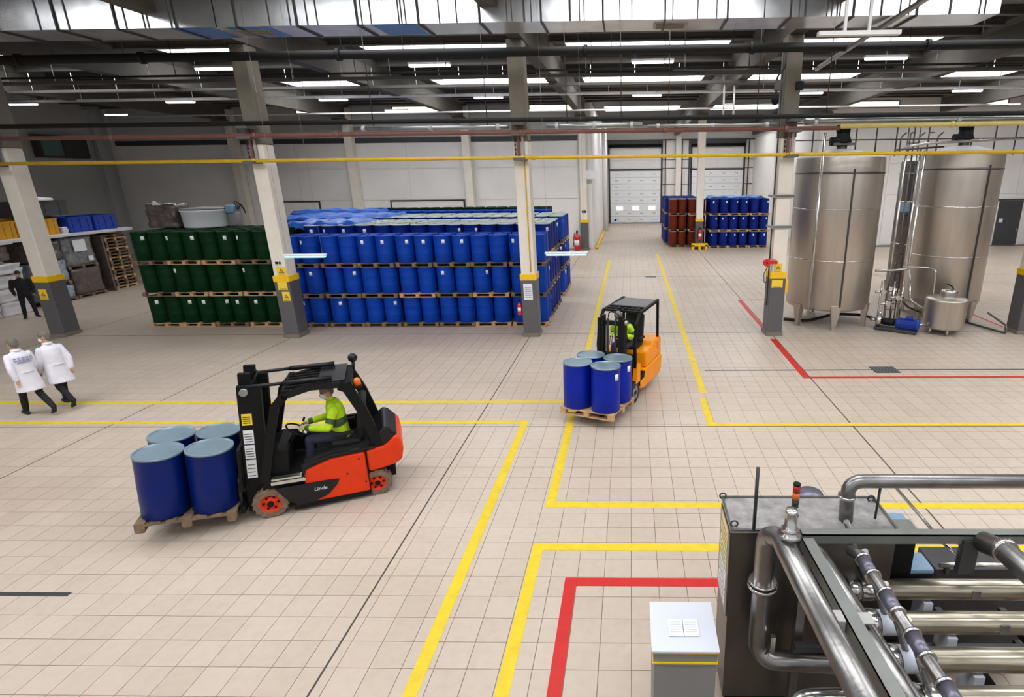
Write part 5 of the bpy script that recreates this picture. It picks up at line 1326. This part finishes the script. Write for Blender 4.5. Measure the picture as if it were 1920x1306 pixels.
# heat exchanger tubes
for i, (y, z) in enumerate(((4.12, 1.4), (3.735, 1.4), (3.37, 1.4), (3.03, 1.4))):
    t = thing('exchanger_tube', 'ribbed stainless heat exchanger tube, %s from the cabinet side' % ORD[i], 'tube', (2.05, y, z), 0, 'heat exchanger tubes')
    prof = MB(); n = 36; R_ = .088
    vs = []; L = 2.7
    for xx in (.18, L):
        for k in range(n):
            a = 2 * PI * k / n; rr = R_ * (1 + (.035 if k % 3 == 0 else 0)); vs.append((xx, math.cos(a) * rr, math.sin(a) * rr))
    prof.add(vs, [(k, (k + 1) % n, n + (k + 1) % n, n + k) for k in range(n)] + [tuple(range(n - 1, -1, -1)), tuple(range(n, 2 * n))], 0, [True] * n + [False] * 2); prof.build('tube_shell', TUBEBUN, t)
    m = MB(); m.tube((-.0, 0, 0), (.2, 0, 0), .1, n=22); m.build('end_box', BOXWHITE if i in (1, 2) else INOXP, t)
    m = MB(); m.lathe([(.06, -.05), (.105, -.05), (.11, 0), (.105, .05), (.06, .05)], 22, c=(-.06, 0, 0), axis=(1, 0, 0)); m.build('end_flange', INOXP, t)
    m = MB(); m.tube((-.1, 0, 0), (-.38, 0, 0), .072, n=18); m.build('inlet_spool', BLACKGL, t)
    m = MB(); m.lathe([(.05, -.03), (.085, -.03), (.085, .03), (.05, .03)], 18, c=(-.14, 0, 0), axis=(1, 0, 0)); m.build('clamp', INOXP, t)
    m = MB(); m.tube((.05, 0, .08), (-.2, -.02, .72), .026, n=10); m.build('branch_pipe', INOXM, t)
    for xx in (.95, 1.75): MB().b2((xx, -.1, -.02), (xx + .07, -.085, .06)).build('clip', INOXP, t)
    for xx in (.55, 1.6): MB().b2((xx, -.09, -.37), (xx + .08, .09, -.08)).build('saddle', BOXWHITE, t)
# blue-topped pump units behind the frame
for i, (x, y, z, lb) in enumerate(((2.62, 4.75, 1.62, 'dark drive unit with light blue cover right of the cabinet'), (2.80, 4.62, 1.25, 'lower dark drive unit with light blue cover behind the tubes'))):
    t = thing('drive_unit', lb, 'drive unit', (x, y, 0))
    MB().rbox((.0, 0, z / 2), (.26, .26, z), .01).build('body', BLACK, t)
    MB().rbox((.0, 0, z + .03), (.27, .27, .06), .02).build('cover', LTBLUE, t)
    MB().b2((-.1, -.17, z - .12), (.1, -.15, z - .04)).build('name_plate', PAPER, t)
t = pipe('return_header', 'dull stainless header pipe half hidden under the grey angle stand', [(1.50, 4.02, 1.93), (1.56, 3.85, 1.95), (1.72, 2.0, 1.95)], .075, INOXM, n=18)
t = thing('switch_box', 'dark steel switch box beside the cabinet behind the manifold pipe', 'box', (2.44, 4.32, 0))
MB().rbox((0, 0, .95), (.22, .2, 1.9), .01).build('body', BLACK, t); MB().b2((-.11, -.12, 1.86), (.13, .1, 1.92)).build('lid', FRAMEG, t)
t = thing('skid_tray', 'dark steel skid box under the exchanger tubes', 'skid', (3.5, 4.75, 0))
MB().rbox((0, 0, .62), (1.0, .35, 1.24), .01).build('body', STEEL_D, t)
MB().tube((-.48, -.18, 1.3), (.48, -.18, 1.3), .025, n=10).build('hand_rail', INOXP, t)
for sx in (-.4, .4): MB().b2((sx - .02, -.2, 1.2), (sx + .02, -.16, 1.3)).build('rail_foot', INOXD, t)
pipe('curved_tube', 'slim bent stainless tube running over the frame at the right', [(2.62, 5.0, 2.0), (2.63, 3.97, 2.0), (2.68, 3.88, 1.96)], .016, INOXP, bend=.05)
t = thing('spray_bottle', 'white capped bottle lying among the tube supports', 'bottle', (2.98, 3.52, 1.12), .5)
MB().lathe([(0, 0), (.035, .0), (.038, .02), (.038, .14), (.02, .17), (.02, .2), (0, .2)], 16).build('bottle_body', PAPER, t)
t = thing('orange_cloth', 'crumpled orange cloth on the skid at the right edge', 'cloth', (3.55, 3.9, 1.12))
m = MB(); m.ball((0, 0, .03), (.14, .1, .05), 14); o = m.build('cloth_fold', AMBER, t)
for k in range(3): MB().ball((-.06 + k * .06, .02, .07), (.05, .05, .03), 10).build('cloth_fold', AMBER, t)
# blue-grey roller behind the cabinet
t = thing('motor_housing', 'round grey motor cap peeking over the cabinet rear edge', 'motor', (1.83, 4.95, 1.6))
MB().lathe([(0, -.3), (.14, -.3), (.15, -.2), (.15, .2), (.12, .27), (0, .29)], 22).build('housing', PURPLE, t)
MB().b2((-.06, -.1, -1.6), (.06, .1, -.3)).build('stand', STEEL_D, t)

# ================================================================== STORED GOODS AT LEFT
def bale(name, x0, x1, y0, y1, z0, z1, mat, label, seed, cat='wrapped load', amp=.05, pallet_under=True):
    r = random.Random(seed); t = thing(name, label, cat, ((x0 + x1) / 2, (y0 + y1) / 2, z0))
    sx, sy, sz = (x1 - x0), (y1 - y0), (z1 - z0); zb = .144 if pallet_under else 0.0
    bm = bmesh.new(); bmesh.ops.create_cube(bm, size=1); bmesh.ops.subdivide_edges(bm, edges=bm.edges, cuts=9, use_grid_fill=True)
    ph = [r.uniform(0, 6.3) for _ in range(6)]
    for v in bm.verts:
        c = v.co.copy(); e = sorted([abs(c.x), abs(c.y), abs(c.z)])
        n = .5 * math.sin(c.x * 9 + ph[0] + c.z * 5) + .5 * math.sin(c.y * 11 + ph[1] - c.z * 7) + .4 * math.sin(c.z * 13 + ph[2] + c.x * 3) + r.uniform(-.3, .3)
        k = 1 - (.05 if e[1] > .48 else 0)
        v.co = Vector((c.x * (sx * k + amp * n * .6), c.y * (sy * k + amp * n * .6), zb + (c.z + .5) * (sz - zb) + amp * .4 * n * (1 if c.z > -.4 else 0)))
    me = bpy.data.meshes.new('wrapped_goods'); bm.to_mesh(me); bm.free(); me.materials.append(mat)
    me.polygons.foreach_set('use_smooth', [True] * len(me.polygons))
    inst('wrapped_goods', me, t)
    if pallet_under:
        full, pp = pallet_mesh(WOODD, 1.2, 1.2); p = inst('pallet_base', full, t); p.scale = (sx / 1.2, sy / 1.2, 1)
    return t
XF = -24.3
bale('wrapped_pallet', XF - 1.2, XF, 23.25, 24.6, 0, 1.25, WRAPD, 'dark brown stretch-wrapped pallet on the floor beside the pallet tower', 1)
bale('wrapped_pallet', XF - 1.25, XF - .05, 23.2, 24.6, 1.27, 2.62, WRAP, 'grey stretch-wrapped pallet with white sheet stacked beside the pallet tower', 2)
bale('wrapped_pallet', XF - 1.2, XF + .1, 21.7, 23.1, 0, .68, WRAPB, 'low bluish wrapped pallet at the foot behind the leftmost column', 3)
bale('wrapped_pallet', XF - 1.2, XF + .05, 21.65, 23.1, .72, 1.75, WRAPB, 'pale bluish wrapped bag load on top of the low bluish pallet', 4)
bale('big_bag', XF - 1.2, XF, 21.7, 22.4, 1.78, 2.6, WRAPD, 'dark plastic bag load with straps, left of the white sheet', 5, 'bag', .09, False)
bale('big_bag', XF - 1.2, XF, 22.45, 23.1, 1.78, 2.6, WRAPD, 'dark plastic bag load with straps, nearest the white sheet', 6, 'bag', .09, False)
t = thing('delivery_sheet', 'white paper sheet on the grey wrapped pallet', 'paper', (XF + .02, 23.9, 2.25)); MB().b2((-.012, -.28, -.25), (.012, .28, .25)).build('sheet', PAPER, t)
t = thing('delivery_sheet', 'small white label low on the grey wrapped pallet', 'paper', (XF + .03, 24.25, 1.65)); MB().b2((-.03, -.1, -.1), (.02, .1, .1)).build('sheet', PAPER, t)
# tower of empty pallets: each pallet its own
for k in range(17):
    pallet(XF - .75 + .02 * (k % 3), 25.85 + .02 * (k % 2), k * .15, 'empty weathered pallet, %s from the floor in the tall pallet tower' % ORD[k], 'empty pallet tower', WOODD if k % 3 else WOOD, w=1.2, d=1.15)
t = thing('board_panel', 'dark brown board standing beside the tall pallet tower', 'board', (XF - .5, 25.0, 0)); MB().rbox((0, 0, 1.28), (1.1, .1, 2.56), .01).build('panel', WRAPD, t)
# long white slab lying across the loads
t = thing('white_board', 'long white board lying on top of the wrapped loads', 'board', (XF - .6, 23.6, 2.68)); MB().rbox((0, 0, .06), (1.5, 6.0, .12), .01).build('board', SACK, t)
def crate(name, x, y, z, sx, sy, sz, mat, label, ribs=3):
    t = thing(name, label, 'crate', (x, y, z))
    th = .03
    for nm, c, s in (('side', (0, -sy / 2, sz / 2), (sx, th, sz)), ('side', (0, sy / 2, sz / 2), (sx, th, sz)), ('side', (-sx / 2, 0, sz / 2), (th, sy - th, sz)), ('side', (sx / 2, 0, sz / 2), (th, sy - th, sz)), ('base', (0, 0, .02), (sx - th, sy - th, .04))):
        MB().box(c, s).build(nm, mat, t)
    m = MB(); 
    for a in (-1, 1): m.box((a * sx / 2, 0, sz - .03), (.07, sy + .06, .06)); m.box((0, a * sy / 2, sz - .03), (sx + .06, .07, .06))
    m.build('rim', mat, t)
    for k in range(ribs):
        yy = -sy / 2 + sy * (k + .5) / ribs
        MB().box((sx / 2 + .02, yy, sz / 2), (.03, .05, sz * .9)).build('rib', mat, t)
    return t
for i, y in enumerate((21.35, 22.2, 23.05)): crate('storage_crate', XF - .7, y, 2.80, 1.0, .78, .66, CRATEY, 'yellow plastic crate on the white board, %s from left' % ORD[i])
for i, y in enumerate((24.3, 25.5)): crate('storage_crate', XF - .6, y, 2.80, 1.1, 1.05, .66, CRATEB, 'blue plastic crate on the white board, %s' % ('left of two' if i == 0 else 'right of two'))
crate('storage_crate', XF - 1.4, 23.4, 2.80, .5, 2.2, .74, CRATEY, 'long yellow crate behind the three yellow crates', 4)
bale('sack', XF - .5, XF - .1, 23.5, 23.75, 2.80, 3.05, SACK, 'small white sack between yellow and blue crates', 9, 'sack', .05, False)
crate('dark_crate', XF - .9, 23.3, 3.56, 1.0, 1.9, .62, CHAR, 'dark grey crate stacked above the yellow crates', 3)
t = thing('round_lid', 'pale round lid lying on the dark grey crate', 'lid', (XF - .9, 23.4, 4.18)); MB().lathe([(0, 0), (.62, 0), (.64, .04), (.6, .1), (.2, .16), (0, .17)], 28).build('lid_disc', SACK, t)
# white sacks and dark loads left of the column
for k in range(3):
    for q in range(3):
        bale('sack', -25.4, -23.9, 17.6 + q * 1.15, 18.7 + q * 1.15, k * .52, k * .52 + .5, SACK, 'bulky white sack, %s layer, %s from left behind the suited person' % (('bottom', 'middle', 'top')[k], ORD[q]), 20 + k * 3 + q, 'sack', .07, False)
bale('draped_sheet', -25.5, -23.8, 17.6, 21.0, 1.58, 1.95, SACK, 'white sheet draped over the bulky sacks', 31, 'sheet', .12, False)
bale('dark_load', -25.6, -24.0, 17.4, 20.9, 2.08, 2.6, WRAPD, 'dark wrapped load lying above the draped white sheet', 32, 'wrapped load', .08, False)
t = thing('white_board', 'long white board under the dark bin at far left', 'board', (-24.8, 19.2, 2.66)); MB().rbox((0, 0, .06), (1.7, 3.6, .12), .01).build('board', SACK, t)
crate('dark_bin', -24.8, 19.0, 2.80, 1.3, 3.0, .75, CHAR, 'long black bin on the board at far left', 5)
# goods on top of the green stack
bale('wrapped_bundle', -17.55, -16.45, 20.0, 20.75, 3.3, 4.12, WRAPD, 'brown plastic-wrapped bundle tied at the top on the green stack', 41, 'bundle', .12, False)
t = thing('bundle_knot', 'pale knotted tie on the brown bundle', 'tie', (-17.2, 20.1, 4.08)); MB().ball((0, 0, .06), (.1, .08, .1), 12).build('knot', SACK, t); MB().ball((.12, 0, .02), (.09, .06, .06), 10).build('tail', SACK, t)
t = thing('white_vat', 'wide white round vat standing on the green stack', 'vat', (-15.65, 20.4, 3.3))
MB().lathe([(0, 0), (.68, 0), (.7, .04), (.72, .55), (.75, .57), (.75, .62), (.7, .62), (.68, .1), (0, .1)], 36).build('vat_body', PAPER, t)
MB().lathe([(.7, .63), (.74, .63), (.74, .67), (.1, .72), (0, .72)], 36).build('vat_lid', BOXGREY, t)
t = thing('coiled_gear', 'small blue machine with hoses standing behind the white vat', 'machine', (-14.75, 20.65, 3.3))
MB().rbox((0, 0, .25), (.3, .3, .5), .04).build('frame_box', BOXGREY, t); MB().rbox((-.02, -.1, .62), (.3, .25, .3), .05).build('motor', LTBLUE, t)
for k in range(4): MB().path([(.05 + k * .05, 0, .6), (.1 + k * .08, .02, .95 - k * .04), (.4, .05, .6 - k * .05)], .018, 6, bend=.1).build('hose', STEEL_D, t)
